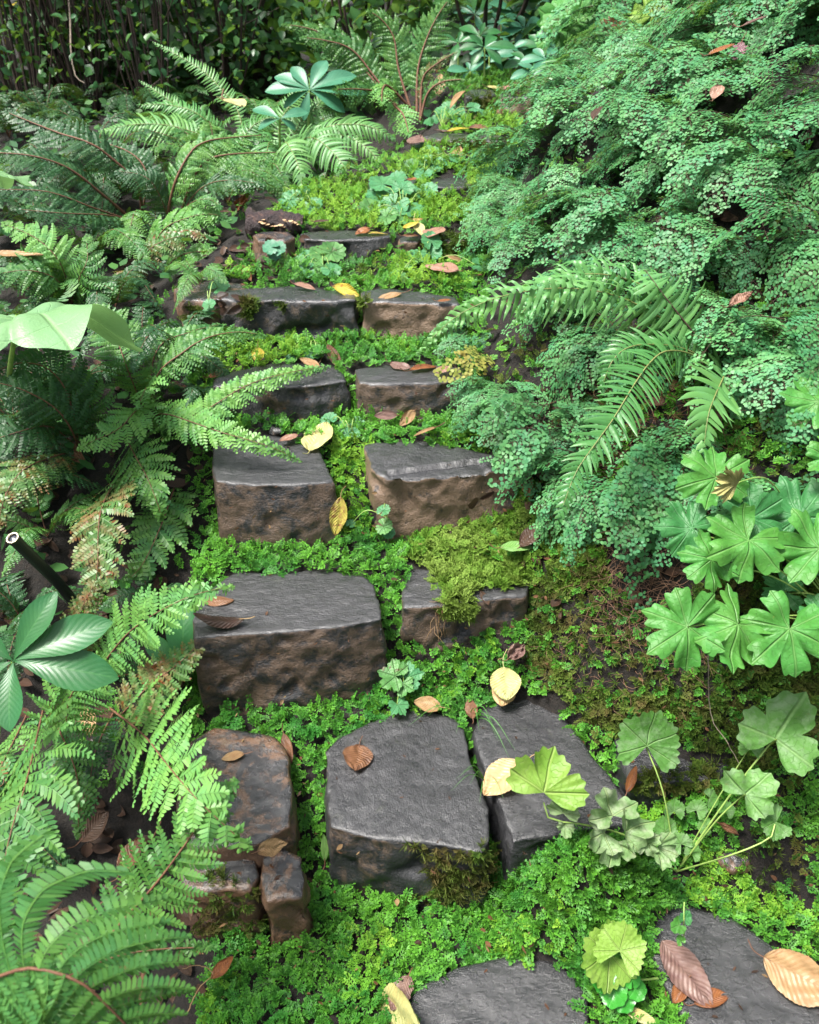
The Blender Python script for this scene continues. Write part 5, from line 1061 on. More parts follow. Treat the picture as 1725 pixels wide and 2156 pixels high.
rosette('foamflower clump of paler leaves between the seventh and eighth rows', (900, 350), [(884, 314, 24, 120), (912, 322, 24, 60), (858, 352, 22, 170, 'foam_spot'), (905, 352, 26, 250), (882, 345, 20, 150), (930, 342, 16, 10), (946, 338, 16, 20), (965, 335, 16, 0), (888, 370, 18, 250), (1010, 330, 16, 20)], 'foam', group=G, **fk)
rosette('foamflower with scalloped leaves at the foot of the drooping sword fern', (640, 430), [(572, 398, 22, 150), (660, 407, 26, 60), (610, 420, 22, 200), (660, 438, 22, 300), (604, 432, 18, 260)], 'foam', group=G, **fk)
rosette('tiny foamflower leaves at the left end of the fifth row', (440, 630), [(466, 600, 22, 60), (437, 655, 12, 180), (440, 638, 14, 100)], 'foam', group=G, lift=.03, **fk)
rosette('foamflower seedling with round leaves behind the split tan block', (740, 920), [(752, 888, 17, 60), (690, 880, 17, 120), (720, 894, 14, 100), (728, 916, 16, 220), (746, 916, 14, 300)], 'foam', group=G, lift=.02, **fk)
rosette('small round leaves growing in the mossy gap of the third row', (815, 1090), [(810, 1072, 14, 60), (740, 1100, 10, 60), (814, 1110, 18, 330, 'foam_spot'), (820, 1125, 14, 300)], 'foam', group=G, lift=.02, **fk)
rosette('frilled pale foamflower in front of the largest block', (850, 1440), [(822, 1420, 34, 160, 'foam_spot'), (866, 1425, 32, 20, 'foam'), (848, 1448, 26, 270, 'foam_spot'), (842, 1490, 24, 290, 'foam'), (836, 1405, 22, 100, 'foam_spot')], 'foam', group=G, lift=.04, lobes=5, depth=.28, span=150, teeth=3, tooth=.12, cup=.05)
rosette('foamflower leaves in shade under the eighth row stone', (1010, 265), [(1050, 330, 14, 0), (1085, 120, 16, 0)], 'foam', group=G, **fk)
rosette('patch of small foamflower leaves right of the rusty stalked fern', (930, 265), [(905, 258, 17, 200), (925, 250, 17, 100), (950, 240, 17, 60), (930, 232, 15, 90), (965, 255, 14, 0), (900, 240, 14, 180), (945, 222, 15, 90), (975, 235, 13, 20), (1000, 225, 13, 20), (990, 250, 12, 0), (1015, 238, 12, 0)], 'foam', group=G, **fk)
rosette('bluish foamflower leaves in front of the log', (575, 545), [(565, 520, 17, 170, 'helle_blue'), (590, 522, 17, 20, 'helle_blue'), (578, 540, 14, 280, 'helle_blue')], 'foam', group=G, **fk)
rosette('small leaf by the yellow leaf on the mossy tread of the fourth row', (660, 730), [(650, 748, 13, 200), (672, 746, 12, 20), (610, 752, 10, 100)], 'foam', group=G, lift=.02, **fk)

def whorl(label, centre, t, tips, mat, width=.38, base=None, name='hellebore', cat='plant', nrm=(0, -.7, 1), group=None, r=.003, bendv=.5, teeth=30):
    c = at(centre[0], centre[1], t); b = at(*base) if base else hit(centre[0], centre[1] + 30)[0]
    root = tag(empty(name, b), label, cat, group); n = Vector(nrm).normalized()
    for i, tp in enumerate(tips):
        px, py = tp[:2]; tt = t + (tp[2] if len(tp) > 2 else 0.02); w_ = tp[3] if len(tp) > 3 else width; P = at(px, py, tt); d = P - c; L = d.length
        mb = MB(); nn = (n + d.normalized().cross(n).cross(d.normalized()) * .0 + Vector((random.uniform(-.15, .15), random.uniform(-.1, .1), 0))).normalized()
        blade(mb, L * 1.05, L * w_, orient(c, (d + Vector((0, 0, L * bendv * .5))), nn), widest=.62, curl=.35, bend=-bendv, teeth=teeth, tooth=.04, seed=i + abs(int(px)), fold=.05, point=1.15)
        build('leaflet', mb.arrays(), [M[mat]], root, True)
    stalk3(root, [b, b.lerp(c, .6) + Vector((0, 0, .02)), c], r)
    return root
whorl('large near hellebore leaf with five broad leaflets at the left edge', (28, 1392), 1.34, [(118, 1258, .0, .40), (232, 1330, .02, .42), (232, 1450, .0, .42), (15, 1535, -.04, .5), (-60, 1330, 0, .4), (-60, 1450, 0, .4)], 'helle', base=(-10, 1600, 1.5), r=.0045, bendv=.45)
whorl('dark hellebore leaflet standing behind the left end of the largest block', (385, 1420), 1.72, [(385, 1275, 0, .5), (300, 1345, 0, .4)], 'helle', base=(380, 1440, 1.74))
whorl('wide bluish hellebore rosette left of the rusty stalked fern', (652, 190), 3.15, [(575, 165), (560, 200, 0), (610, 140), (690, 125), (752, 165), (770, 205), (720, 240), (640, 250), (600, 230)], 'helle_blue', .42, base=(650, 300, 3.25), r=.006)
whorl('bluish hellebore leaves in front of the wide rosette', (590, 250), 3.05, [(530, 232), (545, 275), (620, 275), (650, 240)], 'helle_blue', .45, base=(590, 320, 3.15), r=.005)
whorl('small bluish whorled hellebore leaf above the seventh row', (925, 394), 2.92, [(890, 402), (910, 375, 0, .4), (940, 372, 0, .4), (964, 398), (930, 424, -.03, .4), (903, 388)], 'helle_blue', .34, base=(990, 470, 2.98), r=.002)
k = 0
for (cx, cy, t_, rr, ns) in [(1010, 75, 3.50, 42, 6), (1055, 50, 3.65, 40, 6), (1105, 60, 3.60, 46, 7), (1145, 100, 3.45, 46, 7), (1075, 105, 3.45, 40, 6), (1030, 120, 3.45, 38, 5), (1165, 40, 3.75, 38, 6), (1000, 30, 3.90, 40, 6), (1210, 25, 3.75, 40, 6), (1110, 130, 3.35, 40, 5), (990, 150, 3.50, 34, 5), (1130, 150, 3.27, 38, 5), (1020, 100, 3.30, 44, 6), (1190, 75, 3.42, 44, 6), (1085, 25, 3.75, 44, 6), (965, 90, 3.50, 40, 6), (1150, 125, 3.22, 42, 6), (1130, 10, 3.8, 42, 6)]:
    tips = [(cx + 1.3 * rr * math.cos(a_) * random.uniform(.85, 1.15), cy + 1.3 * rr * .6 * math.sin(a_) + 6, random.uniform(-.05, .05)) for a_ in np.linspace(0, 2 * math.pi, ns, endpoint=False) + random.random()]
    labs = ['hellebore at the left front of the top clump', 'hellebore at the back of the top clump, upper left', 'broad leaved hellebore in the middle of the top clump', 'hellebore at the right of the top clump by the bank', 'hellebore low in the middle of the top clump', 'hellebore above the gap of the topmost stones', 'hellebore at the back right of the top clump', 'hellebore farthest left at the top edge', 'hellebore farthest right at the top edge', 'hellebore directly above the tan topmost stone', 'small hellebore left of the dark topmost stone', 'hellebore leaning over the tan topmost stone', 'pale hellebore at the left front above the dark topmost stone', 'hellebore squeezed between the bank and the top clump', 'high hellebore behind the middle of the top clump', 'hellebore at the far left edge of the top clump', 'pale hellebore low at the right, just over the topmost step', 'hellebore at the very back centre of the top clump']
    whorl(labs[k], (cx, cy), t_, tips, 'helle_blue' if k % 3 else 'helle', .46, base=(cx, cy + 60, t_ + .05), group='hellebores behind the topmost steps', r=.005); k += 1

# pale umbrella leaf
T = tag(empty('umbrella_leaf_plant', at(20, 830, 1.95)), 'big pale green wavy umbrella leaf on a thick stalk at the left edge', 'plant')
def umbrella(parent, c, rp, ang, tt, seed, **kw):
    mb = MB(); cc = at(c[0], c[1], tt); n = Vector((.05, -.75, 1)).normalized(); a = R(ang); d = Vector((math.cos(a), 0, 0)) + Vector((0, sP, cP)) * math.sin(a); d = (d - n * d.dot(n)).normalized()
    palm(mb, rp * tt / FP, orient(cc, d, n), lobes=7, depth=.16, span=178, teeth=1, tooth=.02, cup=-.12, wave=.10, seed=seed, pleat=.05, rings=12, **kw); return build('leaf', mb.arrays(), [M['bigleaf']], parent, True)
mb = MB(); cc = at(38, 660, 1.72); n = Vector((-.18, .28, 1)).normalized(); palm(mb, .245, orient(cc, (1, .10, .0), n), lobes=7, depth=.20, span=178, teeth=2, tooth=.03, cup=-.22, wave=.17, seed=3, pleat=.09, rings=18, shrink=.25, lobepow=2)
build('leaf', mb.arrays(), [M['bigleaf']], T, True); stalk3(T, [at(20, 830, 1.95), at(22, 770, 1.8), at(38, 662, 1.72)], .007)
T = tag(empty('umbrella_leaf_plant', at(-20, 480, 2.4)), 'pale green umbrella leaf peeking in at the left edge above the bright fern', 'plant')
mb = MB(); palm(mb, .095, orient(at(-5, 366, 2.2), (1, .1, 0), Vector((0, .2, 1))), lobes=7, depth=.2, span=178, teeth=2, tooth=.02, cup=-.2, wave=.14, seed=5, pleat=.08, rings=12)
build('leaf', mb.arrays(), [M['bigleaf']], T, True); stalk3(T, [at(-20, 480, 2.4), at(-5, 368, 2.2)], .005)

# geranium at the right edge
gc = at(1790, 1330, 1.5); T = tag(empty('geranium', gc), 'clump of bright green lobed geranium leaves on long stems at the right edge', 'plant')
gk = dict(lobes=6, depth=.42, span=164, teeth=3, tooth=.15, cup=-.08, wave=.16, lobepow=3.2, shrink=.12, pleat=.035)
for i, (px, py, rp, ang, m_, t_) in enumerate([(1497, 985, 92, 110, 'geran', 1.42), (1437, 1102, 78, 150, 'geran_deep', 1.42), (1592, 1072, 84, 60, 'geran_deep', 1.42), (1562, 1158, 88, 230, 'geran', 1.36), (1690, 1060, 92, 80, 'geran_deep', 1.44), (1700, 1165, 98, 200, 'geran', 1.36), (1478, 1182, 62, 190, 'geran', 1.37),
                                               (1420, 1322, 92, 185, 'geran', 1.34), (1535, 1338, 92, 230, 'geran', 1.33), (1655, 1352, 95, 250, 'geran', 1.32), (1700, 852, 72, 190, 'geran', 1.46), (1735, 960, 60, 180, 'geran', 1.4), (1725, 1290, 60, 140, 'geran_deep', 1.36), (1640, 1240, 50, 160, 'geran_deep', 1.46)]):
    flatleaf(T, px, py, t_, rp * random.uniform(.74, .92), ang, m_, (random.uniform(-.3, .1), -.75 + random.uniform(-.2, .15), 1), gc, i + 50, sr=.0016, **gk)
T = tag(empty('geranium', at(1640, 1060, 1.5)), 'withered cream geranium leaf on an arching stem', 'plant')
flatleaf(T, 1540, 1012, 1.37, 40, 160, 'leaf_cream', (-.5, -.9, .3), at(1660, 1060, 1.5), 99, stem='stalk_green', lobes=5, depth=.3, span=100, teeth=3, tooth=.2, cup=.7, wave=.3, lobepow=2)
# lady's mantle like plant lower right
gc = hit(1425, 1835)[0]; T = tag(empty('avens', gc), 'mottled plant with rounded leaves on long stems radiating over the lower right moss', 'plant')
ak = dict(lobes=5, depth=.10, span=140, teeth=4, tooth=.10, cup=.10, wave=.07, lobepow=2, shrink=.1)
flatleaf(T, 1367, 1548, 1.52, 66, 80, 'avens', (.05, -1.2, .7), gc, 1, sr=.0018, **ak)
flatleaf(T, 1650, 1530, 1.43, 88, 60, 'avens', (-.2, -1, .9), gc, 2, sr=.0022, lobes=3, depth=.42, span=148, teeth=5, tooth=.12, cup=.06, wave=.12, lobepow=3.2)
flatleaf(T, 1585, 1660, 1.42, 58, 40, 'avens', (-.2, -.8, 1), gc, 3, sr=.0018, lobes=3, depth=.4, span=140, teeth=5, tooth=.12, cup=.1, wave=.16, lobepow=3)
flatleaf(T, 1582, 1568, 1.46, 24, 80, 'avens', (-.2, -.9, 1), gc, 4, **ak)
flatleaf(T, 1152, 1640, 1.40, 82, 72, 'avens_lime', (.1, -.75, 1), None, 5, lobes=3, depth=.32, span=112, teeth=5, tooth=.12, cup=.12, wave=.12, lobepow=4)
stalk3(T, [gc, at(1330, 1765, 1.47), at(1240, 1738, 1.44), at(1160, 1725, 1.42), at(1145, 1690, 1.41)], .0022)
for (px, py, rp, an, sd_) in [(1188, 1700, 34, 80, 6), (1285, 1700, 52, 110, 7), (1260, 1760, 46, 200, 8), (1330, 1745, 46, 20, 9), (1290, 1790, 44, 260, 10), (1400, 1790, 36, 340, 11), (1365, 1780, 30, 300, 12), (1190, 1745, 22, 260, 13)]:
    flatleaf(T, px, py, 1.42, rp, an, 'avens_pale', (random.uniform(-.4, .4), -.8, .9), None, sd_, lobes=3, depth=.38, span=120, teeth=3, tooth=.16, cup=.25, wave=.28, lobepow=2.5)
flatleaf(T, 1625, 1735, 1.42, 34, 200, 'avens', (.2, -.8, 1), None, 14, **ak); stalk3(T, [gc, at(1540, 1800, 1.42), at(1620, 1765, 1.41), at(1632, 1735, 1.42)], .0018)
for (px, py, rp, an, sd_) in [(1470, 1700, 20, 60, 15), (1500, 1680, 18, 0, 16), (1530, 1700, 18, 60, 17), (1480, 1740, 16, 180, 18), (1430, 1770, 22, 120, 19), (1460, 1790, 18, 60, 20), (1400, 1740, 26, 90, 21), (1420, 1700, 22, 80, 22)]:
    flatleaf(T, px, py, hit(px, py)[2] - .05, rp, an, 'avens', (random.uniform(-.4, .4), -.8, .9), None, sd_, **ak)
T = tag(empty('avens', hit(1340, 2060)[0]), 'folded lime green scalloped leaf beside the large mauve leaf at the bottom', 'plant')
gc = hit(1400, 2060)[0]
flatleaf(T, 1268, 2020, 1.36, 62, 200, 'avens_lime', (.35, -.7, 1), None, 1, **ak); flatleaf(T, 1310, 1985, 1.34, 50, 75, 'avens_lime', (-.35, -.7, 1), None, 2, **ak)
stalk3(T, [at(1385, 2060, 1.40), at(1340, 2062, 1.37), at(1290, 2040, 1.36)], .002)
T = tag(empty('glossy_seedling', hit(1300, 2100)[0]), 'small glossy bright green seedling under the folded lime leaf', 'plant')
for (px, py, rp, an, sd_) in [(1275, 2045, 24, 80, 1), (1290, 2095, 30, 250, 2), (1330, 2058, 18, 90, 3), (1345, 2082, 22, 0, 4), (1318, 2115, 22, 300, 5), (1262, 2070, 18, 180, 6)]:
    flatleaf(T, px, py, 1.36, rp, an, 'gloss', (random.uniform(-.2, .2), -.6, 1), hit(1305, 2100)[0], sd_, lobes=5, depth=.08, span=165, teeth=1, tooth=.02, cup=.06)
T = tag(empty('climbing_seedling', hit(1440, 1990)[0]), 'thin upright shoot with three small leaves over the right slate slab', 'plant')
stalk3(T, [hit(1440, 1985)[0], at(1440, 1940, 1.36), at(1441, 1900, 1.37)], .0015); flatleaf(T, 1425, 1950, 1.36, 18, 200, 'geran', (0, -.8, 1), None, 1, lobes=3, depth=.2); flatleaf(T, 1445, 1930, 1.36, 15, 60, 'geran_deep', (0, -.8, 1), None, 2, lobes=3, depth=.2); flatleaf(T, 1432, 1978, 1.37, 11, 120, 'geran', (0, -.8, 1), None, 3, lobes=3, depth=.2)
# grass tufts and strap leaves
def tuft(label, base, tips, r, mat='grass', name='grass_tuft', cat='grass', lift=.05, partname='blade'):
    loc, n_, t_ = hit(*base); root = tag(empty(name, loc), label, cat)
    for (px, py) in tips:
        tt = hit(px, py)[2] - .015; P = at(px, py, tt); mid = loc.lerp(P, .5) + Vector((0, 0, lift)); C, L_ = spline([loc, mid, P], 14)
        T_, S_, N__ = frames(C, (0, -1, .6)); w_ = r * (1 - np.linspace(0, 1, 14) ** 2)[:, None] + .0001; V = np.concatenate([C + S_ * w_, C - N__ * w_ * .3, C - S_ * w_]); i = np.arange(13)
        mb = MB(); mb.add(V, np.vstack([np.stack([i, i + 1, i + 15, i + 14], -1), np.stack([i + 14, i + 15, i + 29, i + 28], -1)]), 0, .5); build(partname, mb.arrays(), [M[mat]], root, True)
tuft('thin grass tuft arching over the back edges of the two lowest slates', (985, 1512), [(860, 1528), (900, 1508), (930, 1490), (1050, 1560), (1085, 1580), (1075, 1600), (950, 1465), (1010, 1540), (1040, 1530), (960, 1545), (1015, 1450)], .0011)
tuft('small wispy grass in the crevice beside the peach coloured leaf', (1020, 1640), [(960, 1640), (950, 1665), (975, 1625), (1010, 1690), (1060, 1680), (990, 1650)], .0009, lift=.03)
tuft('fine grassy wisps under the pale umbrella leaf', (110, 790), [(60, 740), (40, 760), (180, 740), (230, 750), (150, 725), (200, 770), (90, 720), (250, 780), (20, 740), (130, 700)], .0012)
tuft('long strap shaped leaf standing upright in the maidenhair', (1262, 378), [(1300, 240), (1290, 260)], .011, 'grass', 'strap_leaf', 'plant', .0)
tuft('strap leaves at the top of the right bank', (1535, 100), [(1610, 5), (1640, 12), (1560, 40)], .014, 'grass', 'strap_leaf_plant', 'plant', .12)
# lobed yellow green leaves at the crest of the right bank
T = tag(empty('lobed_leaf_plant', at(1200, 120, 3.9)), 'plant with large jagged bright leaves at the top right of the steps', 'plant')
for i, (px, py, rp, an, m_) in enumerate([(1185, 75, 70, 230, 'geran'), (1235, 60, 70, 280, 'geran'), (1260, 120, 55, 280, 'geran'), (1210, 20, 70, 100, 'geran'), (1300, 25, 60, 60, 'geran')]):
    flatleaf(T, px, py, 3.4, rp, an, m_, (-.2, -1, .8), at(1230, 120, 3.5), i, sr=.004, **gk)
T = tag(empty('lobed_leaf_plant', at(1400, 100, 3.2)), 'yellowing jagged leaf beside the big brown leaf at the top right', 'plant')
for i, (px, py, rp, an, m_) in enumerate([(1460, 95, 42, 300, 'avens_lime'), (1380, 20, 50, 60, 'avens_lime'), (1500, 30, 50, 300, 'avens_lime')]): flatleaf(T, px, py, 3.0, rp, an, m_, (-.2, -1, .8), at(1400, 100, 3.1), i, sr=.003, **gk)
T = tag(empty('lobed_leaf_plant', at(1760, 480, 2.1)), 'yellow green leaves among maidenhair at the right edge', 'plant')
for i, (px, py, rp, an, m_) in enumerate([(1640, 440, 36, 240, 'avens_lime'), (1700, 420, 34, 180, 'geran'), (1600, 465, 26, 200, 'avens_lime')]): flatleaf(T, px, py, 2.05, rp, an, m_, (-.2, -1, .8), at(1720, 480, 2.1), i, sr=.002, **gk)

# ---------------------------------------------------------------- fallen leaves
fallen('brown square leaf lying near the back of the large flat slate', 752, 1598, 260, 62, 'leaf_brown', .85, curl=.3, lift=.006, stalk=.2, widest=.42, teeth=14, tooth=.1)
fallen('striped tan leaf at the back edge of the large flat slate', 900, 1484, 170, 60, 'leaf_tan', .62, lift=.018, curl=.35, pleat=.05, stalkmat='leaf_tan')
fallen('small brown leaf on edge in the crevice behind the slates', 992, 1492, 100, 44, 'leaf_brown', .6, lift=.012, curl=.5, pleat=.04)
fallen('large pale peach leaf bridging the crevice left of the lime leaf', 1060, 1635, 215, 106, 'leaf_peach', .70, lift=.022, curl=.25, pleat=.025, stalk=.55, stalkmat='leaf_peach', teeth=30)
fallen('round cream leaf with one brown spot behind the slantwise slate', 1064, 1440, 275, 72, 'leaf_cream', .95, lift=.028, curl=.2, stalk=.5, stalkmat='leaf_cream', pleat=.015)
fallen('yellow leaf tucked under the round cream leaf', 1060, 1462, 260, 50, 'leaf_peach', .9, lift=.014, stalk=0)
fallen('flat brown leaf on the left end of the largest block', 460, 1264, 0, 66, 'leaf_brown', .52, lift=.005, curl=-.3, stalk=.12)
fallen('dark curled leaf with pale stalk lying on the largest block', 460, 1306, 183, 108, 'leaf_dark', .42, lift=.020, curl=-1.1, stalk=.22, stalkmat='leaf_peach', pleat=.02, bend=.4)
fallen('yellow green leaf turning brown, standing against the tall smooth block', 712, 1088, 262, 84, 'leaf_greenyellow', .46, lift=.03, curl=.45, stand=.75, stalk=.3, pleat=.05, stalkmat='leaf_tan')
fallen('big pale yellow leaf with bitten edge behind the tall smooth block', 670, 918, 60, 72, 'leaf_cream', .72, lift=.012, curl=.3, bite=.25, stalk=.2, stalkmat='leaf_cream')
fallen('pointed mauve leaf beside the big pale yellow leaf', 608, 922, 200, 42, 'leaf_pink', .5, lift=.008, curl=.3, stalk=0)
fallen('red brown leaf on the moss in front of the reddish block', 812, 874, 180, 50, 'leaf_mauve', .42, lift=.025, curl=.5, stalk=.1)
fallen('cupped tan leaf on the moss in front of the reddish block', 858, 880, 225, 46, 'leaf_tan', .55, lift=.025, curl=.6, stalk=.1, stand=.3)
fallen('slender pale leaf with red stalk near the maidenhair foot', 895, 908, 200, 52, 'leaf_tan', .2, lift=.025, curl=.8, stalk=.3)
fallen('pleated mauve leaf at the back of the reddish fourth row block', 843, 771, 340, 46, 'leaf_mauve', .6, lift=.01, pleat=.09, stalk=.3)
fallen('dark reddish leaf under the maidenhair edge behind the fourth row', 892, 772, 15, 60, 'leaf_rust', .35, lift=.012, curl=.6)
fallen('pinkish leaf at the end of the reddish fourth row block', 935, 778, 30, 30, 'leaf_pink', .7, lift=.015, curl=.3, stalk=0)
fallen('tall brown leaf standing upright behind the long dark block', 705, 752, 300, 62, 'leaf_brown', .38, lift=.035, stand=.8, curl=.4, stalk=.1)
fallen('small tan leaf folded on the back of the long dark block', 652, 766, 160, 44, 'leaf_tan', .5, lift=.012, curl=.6, stalk=.2)
fallen('heart shaped yellow leaf upright in the moss before the fifth row', 543, 747, 270, 32, 'leaf_yellow', .9, lift=.04, stand=.7, stalk=.4)
fallen('mauve leaf half hidden by ferns at the lower end of the fourth row', 455, 788, 20, 34, 'leaf_rust', .5, lift=.012, curl=.4)
fallen('pale pink leaf at the top edge of the long fifth row block', 642, 601, 350, 46, 'leaf_pink', .4, lift=.015, curl=.5, stalk=.2)
fallen('curled yellow leaf with brown tip at the joint of the fifth row', 728, 612, 340, 58, 'leaf_yellow', .5, lift=.02, curl=.9, twist=.8, stalk=.1)
fallen('salmon coloured leaf on top of the tan cubic block', 818, 622, 190, 56, 'leaf_tan', .4, lift=.008, curl=.3, stalk=.35)
fallen('large pinkish brown pleated leaf at the right of the fifth row tread', 930, 560, 165, 72, 'leaf_pink', .62, lift=.03, pleat=.07, stalk=.2)
fallen('rolled tan leaf behind the large pinkish pleated leaf', 958, 545, 160, 46, 'leaf_tan', .3, lift=.03, curl=1.0)
fallen('dark red leaf under the maidenhair on the tan cubic block', 935, 634, 0, 30, 'leaf_rust', .4, lift=.01, curl=.5)
fallen('brown leaf standing in the moss left of the fifth row tread', 518, 572, 120, 44, 'leaf_rust', .35, lift=.02, stand=.4, curl=.6)
fallen('brown dead leaf against the log foot', 470, 565, 190, 40, 'leaf_dark', .5, lift=.015, curl=.5)
fallen('crumpled red brown fern remnant left of the log', 505, 430, 230, 60, 'leaf_rust', .45, lift=.03, stand=.6, curl=.9, wav=.2, teeth=9, tooth=.4)
fallen('red leaf at the back of the wide sixth row block', 763, 486, 200, 32, 'leaf_rust', .75, lift=.012, curl=.2)
fallen('green and brown leaf at the back of the wide sixth row block', 792, 490, 0, 50, 'leaf_greenyellow', .4, lift=.008, curl=.2)
fallen('bright yellow leaf in moss behind the small tan stone', 866, 474, 20, 36, 'leaf_yellow', .5, lift=.03, curl=.2, stalk=0)
fallen('folded cream leaf with upright stalk behind the small tan stone', 882, 480, 300, 26, 'leaf_cream', .6, lift=.03, curl=.6, stalk=.6, stalkmat='leaf_cream')
fallen('pink leaf above the two stacked round leaves', 915, 487, 40, 38, 'leaf_pink', .8, lift=.02, curl=.3, stalk=0)
fallen('brown leaf on top of the small tan stone', 865, 496, 0, 34, 'leaf_brown', .5, lift=.01, curl=.4)
fallen('yellow green leaf on the moss in front of the round leaf clump', 880, 462, 0, 24, 'leaf_greenyellow', .5, lift=.02)
fallen('dark reddish leaf on the moss below the drooping sword fern', 678, 466, 0, 32, 'leaf_dark', .4, lift=.02, curl=.4)
fallen('orange leaf between the round leaf clumps', 868, 377, 0, 20, 'leaf_rust', .9, lift=.02)
fallen('cream and brown folded leaf standing before the eighth row', 962, 328, 250, 42, 'leaf_tan', .5, lift=.03, stand=.5, curl=.5)
fallen('yellow curled leaf on the back of the wide wet stone', 965, 272, 10, 50, 'leaf_yellow', .3, lift=.02, curl=.6)
fallen('brown leaf heap piece right behind the wide wet stone', 1010, 268, 0, 46, 'leaf_brown', .4, lift=.015, curl=.6)
fallen('dark brown leaf on the left part of the wide wet stone', 930, 277, 180, 36, 'leaf_dark', .4, lift=.01, curl=.4)
fallen('mauve leaf fallen left of the wide wet stone', 876, 296, 30, 26, 'leaf_mauve', .6, lift=.01)
fallen('upright brown leaf in front of the tan topmost stone', 1052, 240, 260, 30, 'leaf_brown', .6, lift=.03, stand=.7)
fallen('pointed tan leaf leaning below the dark topmost stone', 1004, 250, 80, 34, 'leaf_tan', .5, lift=.03, stand=.5)
fallen('white underside leaf lying on the topmost step', 1040, 182, 0, 30, 'leaf_cream', .5, lift=.02)
fallen('pinkish leaf litter at the back of the topmost step', 1075, 184, 10, 44, 'leaf_pink', .4, lift=.02, curl=.4)
fallen('second pinkish leaf at the right of the topmost step', 1110, 184, 350, 36, 'leaf_tan', .4, lift=.02, curl=.4)
fallen('pale twisted leaf propped left of the dark topmost stone', 962, 205, 220, 44, 'leaf_tan', .3, lift=.03, curl=.8)
fallen('peach leaf caught in the upright fern', 925, 178, 80, 0.1 + 44, 'leaf_peach', .6, lift=.3, stand=.6)
fallen('reddish brown leaf on edge beside the wet brown slab', 606, 1576, 285, 66, 'leaf_brown', .40, lift=.02, curl=.9, stand=.3)
fallen('orange brown leaf on the wet brown slab at the fern tips', 490, 1592, 190, 50, 'leaf_tan', .5, lift=.008, curl=.4, stalk=.4)
fallen('tan and cream torn leaf on the low brown chunks', 572, 1782, 20, 66, 'leaf_tan', .62, lift=.02, curl=.3, bite=.3)
fallen('narrow green leaf standing in the gap left of the square slate', 684, 1782, 90, 62, 'leaf_green', .25, lift=.03, stand=.8)
fallen('curled red brown leaf in the spikemoss at the lower left', 470, 2040, 40, 66, 'leaf_rust', .55, lift=.03, curl=1.1, bend=.9, stalk=0)
fallen('dark pleated mauve leaf on the spikemoss edge at the bottom', 843, 2092, 245, 86, 'leaf_mauve', .62, lift=.012, pleat=.07, stalk=.15, bite=.2)
fallen('pale yellow green leaf with brown spots at the bottom edge', 850, 2140, 340, 110, 'leaf_cream', .7, lift=.008, stalk=0, curl=.2)
fallen('large mauve brown pleated leaf on the right slate slab', 1448, 2050, 308, 176, 'leaf_mauve', .58, lift=.018, pleat=.045, stalk=0, curl=.15, teeth=34)
fallen('broad golden brown leaf in the bottom right corner', 1690, 2062, 330, 190, 'leaf_tan', .72, lift=.018, pleat=.03, stalk=.25, curl=-.3, bend=.3)
fallen('small red leaf under the tip of the large mauve leaf', 1430, 2090, 240, 50, 'leaf_rust', .6, lift=.012, curl=.3)
fallen('rust leaf folded under the large mauve leaf', 1500, 2100, 20, 80, 'leaf_rust', .5, lift=.006, curl=.5)
fallen('narrow pale leaf at the bottom edge right of the pebble', 1350, 2140, 335, 90, 'leaf_cream', .3, lift=.02, curl=.3, stalk=0)
fallen('brown leaf wedged at the right end of the split tan block', 1108, 1015, 280, 66, 'leaf_rust', .45, lift=.02, stand=.8, curl=.5)
fallen('green toothed leaf on the golden moss', 1090, 1150, 5, 74, 'leaf_green', .45, lift=.03, curl=.3, teeth=16, tooth=.1)
fallen('dark wrinkled leaf behind the green toothed leaf', 1122, 1128, 40, 70, 'leaf_dark', .6, lift=.02, curl=.4, wav=.1)
fallen('crumpled mauve leaf at the foot of the mossy second row block', 1088, 1372, 40, 46, 'leaf_mauve', .8, lift=.02, curl=1.0, wav=.3)
fallen('brown withered leaf hanging right of the moss below the lime spikemoss', 1535, 1745, 330, 50, 'leaf_brown', .4, lift=.03, curl=1.2, wav=.3)
fallen('red brown leaf wedged at the right edge of the slantwise slate', 1330, 1640, 70, 60, 'leaf_rust', .35, lift=.01, stand=.5, curl=.6)
fallen('dark brown leaf in shadow right of the geranium stems', 1775, 1320, 60, 40, 'leaf_brown', .6, lift=.02)
fallen('large brown jagged leaf caught at the top of the right bank', 1290, 70, 250, 90, 'leaf_rust', .7, lift=.25, stand=.6, curl=.6, teeth=7, tooth=.5)
fallen('orange brown folded leaf below the strap leaves on the bank', 1520, 105, 20, 60, 'leaf_rust', .4, lift=.2, curl=.7)
fallen('purple leaf lying on the maidenhair near the top right', 1555, 108, 250, 44, 'leaf_purple', .7, lift=.2, stand=.4, teeth=5, tooth=.6)
fallen('pinkish curled leaf perched on the maidenhair bank', 1510, 195, 60, 34, 'leaf_pink', .6, lift=.2, curl=1.0)
fallen('mauve leaf on the crest of the right bank at the top edge', 1590, 45, 20, 60, 'leaf_mauve', .4, lift=.2, curl=.6)
fallen('small dark leaf caught in the maidenhair above the yellow frond', 1258, 235, 60, 36, 'leaf_dark', .4, lift=.18, curl=.8)
fallen('dead brown leaf hanging under the near sword fern', 1400, 640, 280, 60, 'leaf_brown', .4, lift=.1, stand=.5, curl=.8)
fallen('shrivelled pink brown leaf in the maidenhair right of the sword fern', 1560, 630, 30, 56, 'leaf_pink', .5, lift=.14, curl=1.0, wav=.2)
fallen('pleated brown leaf in the shade left of the tall smooth block', 130, 940, 330, 110, 'leaf_brown', .38, lift=.05, curl=.6, pleat=.06)
fallen('long tan dead leaf at the left edge above the umbrella leaf', 40, 540, 350, 110, 'leaf_tan', .3, lift=.2, curl=.4)
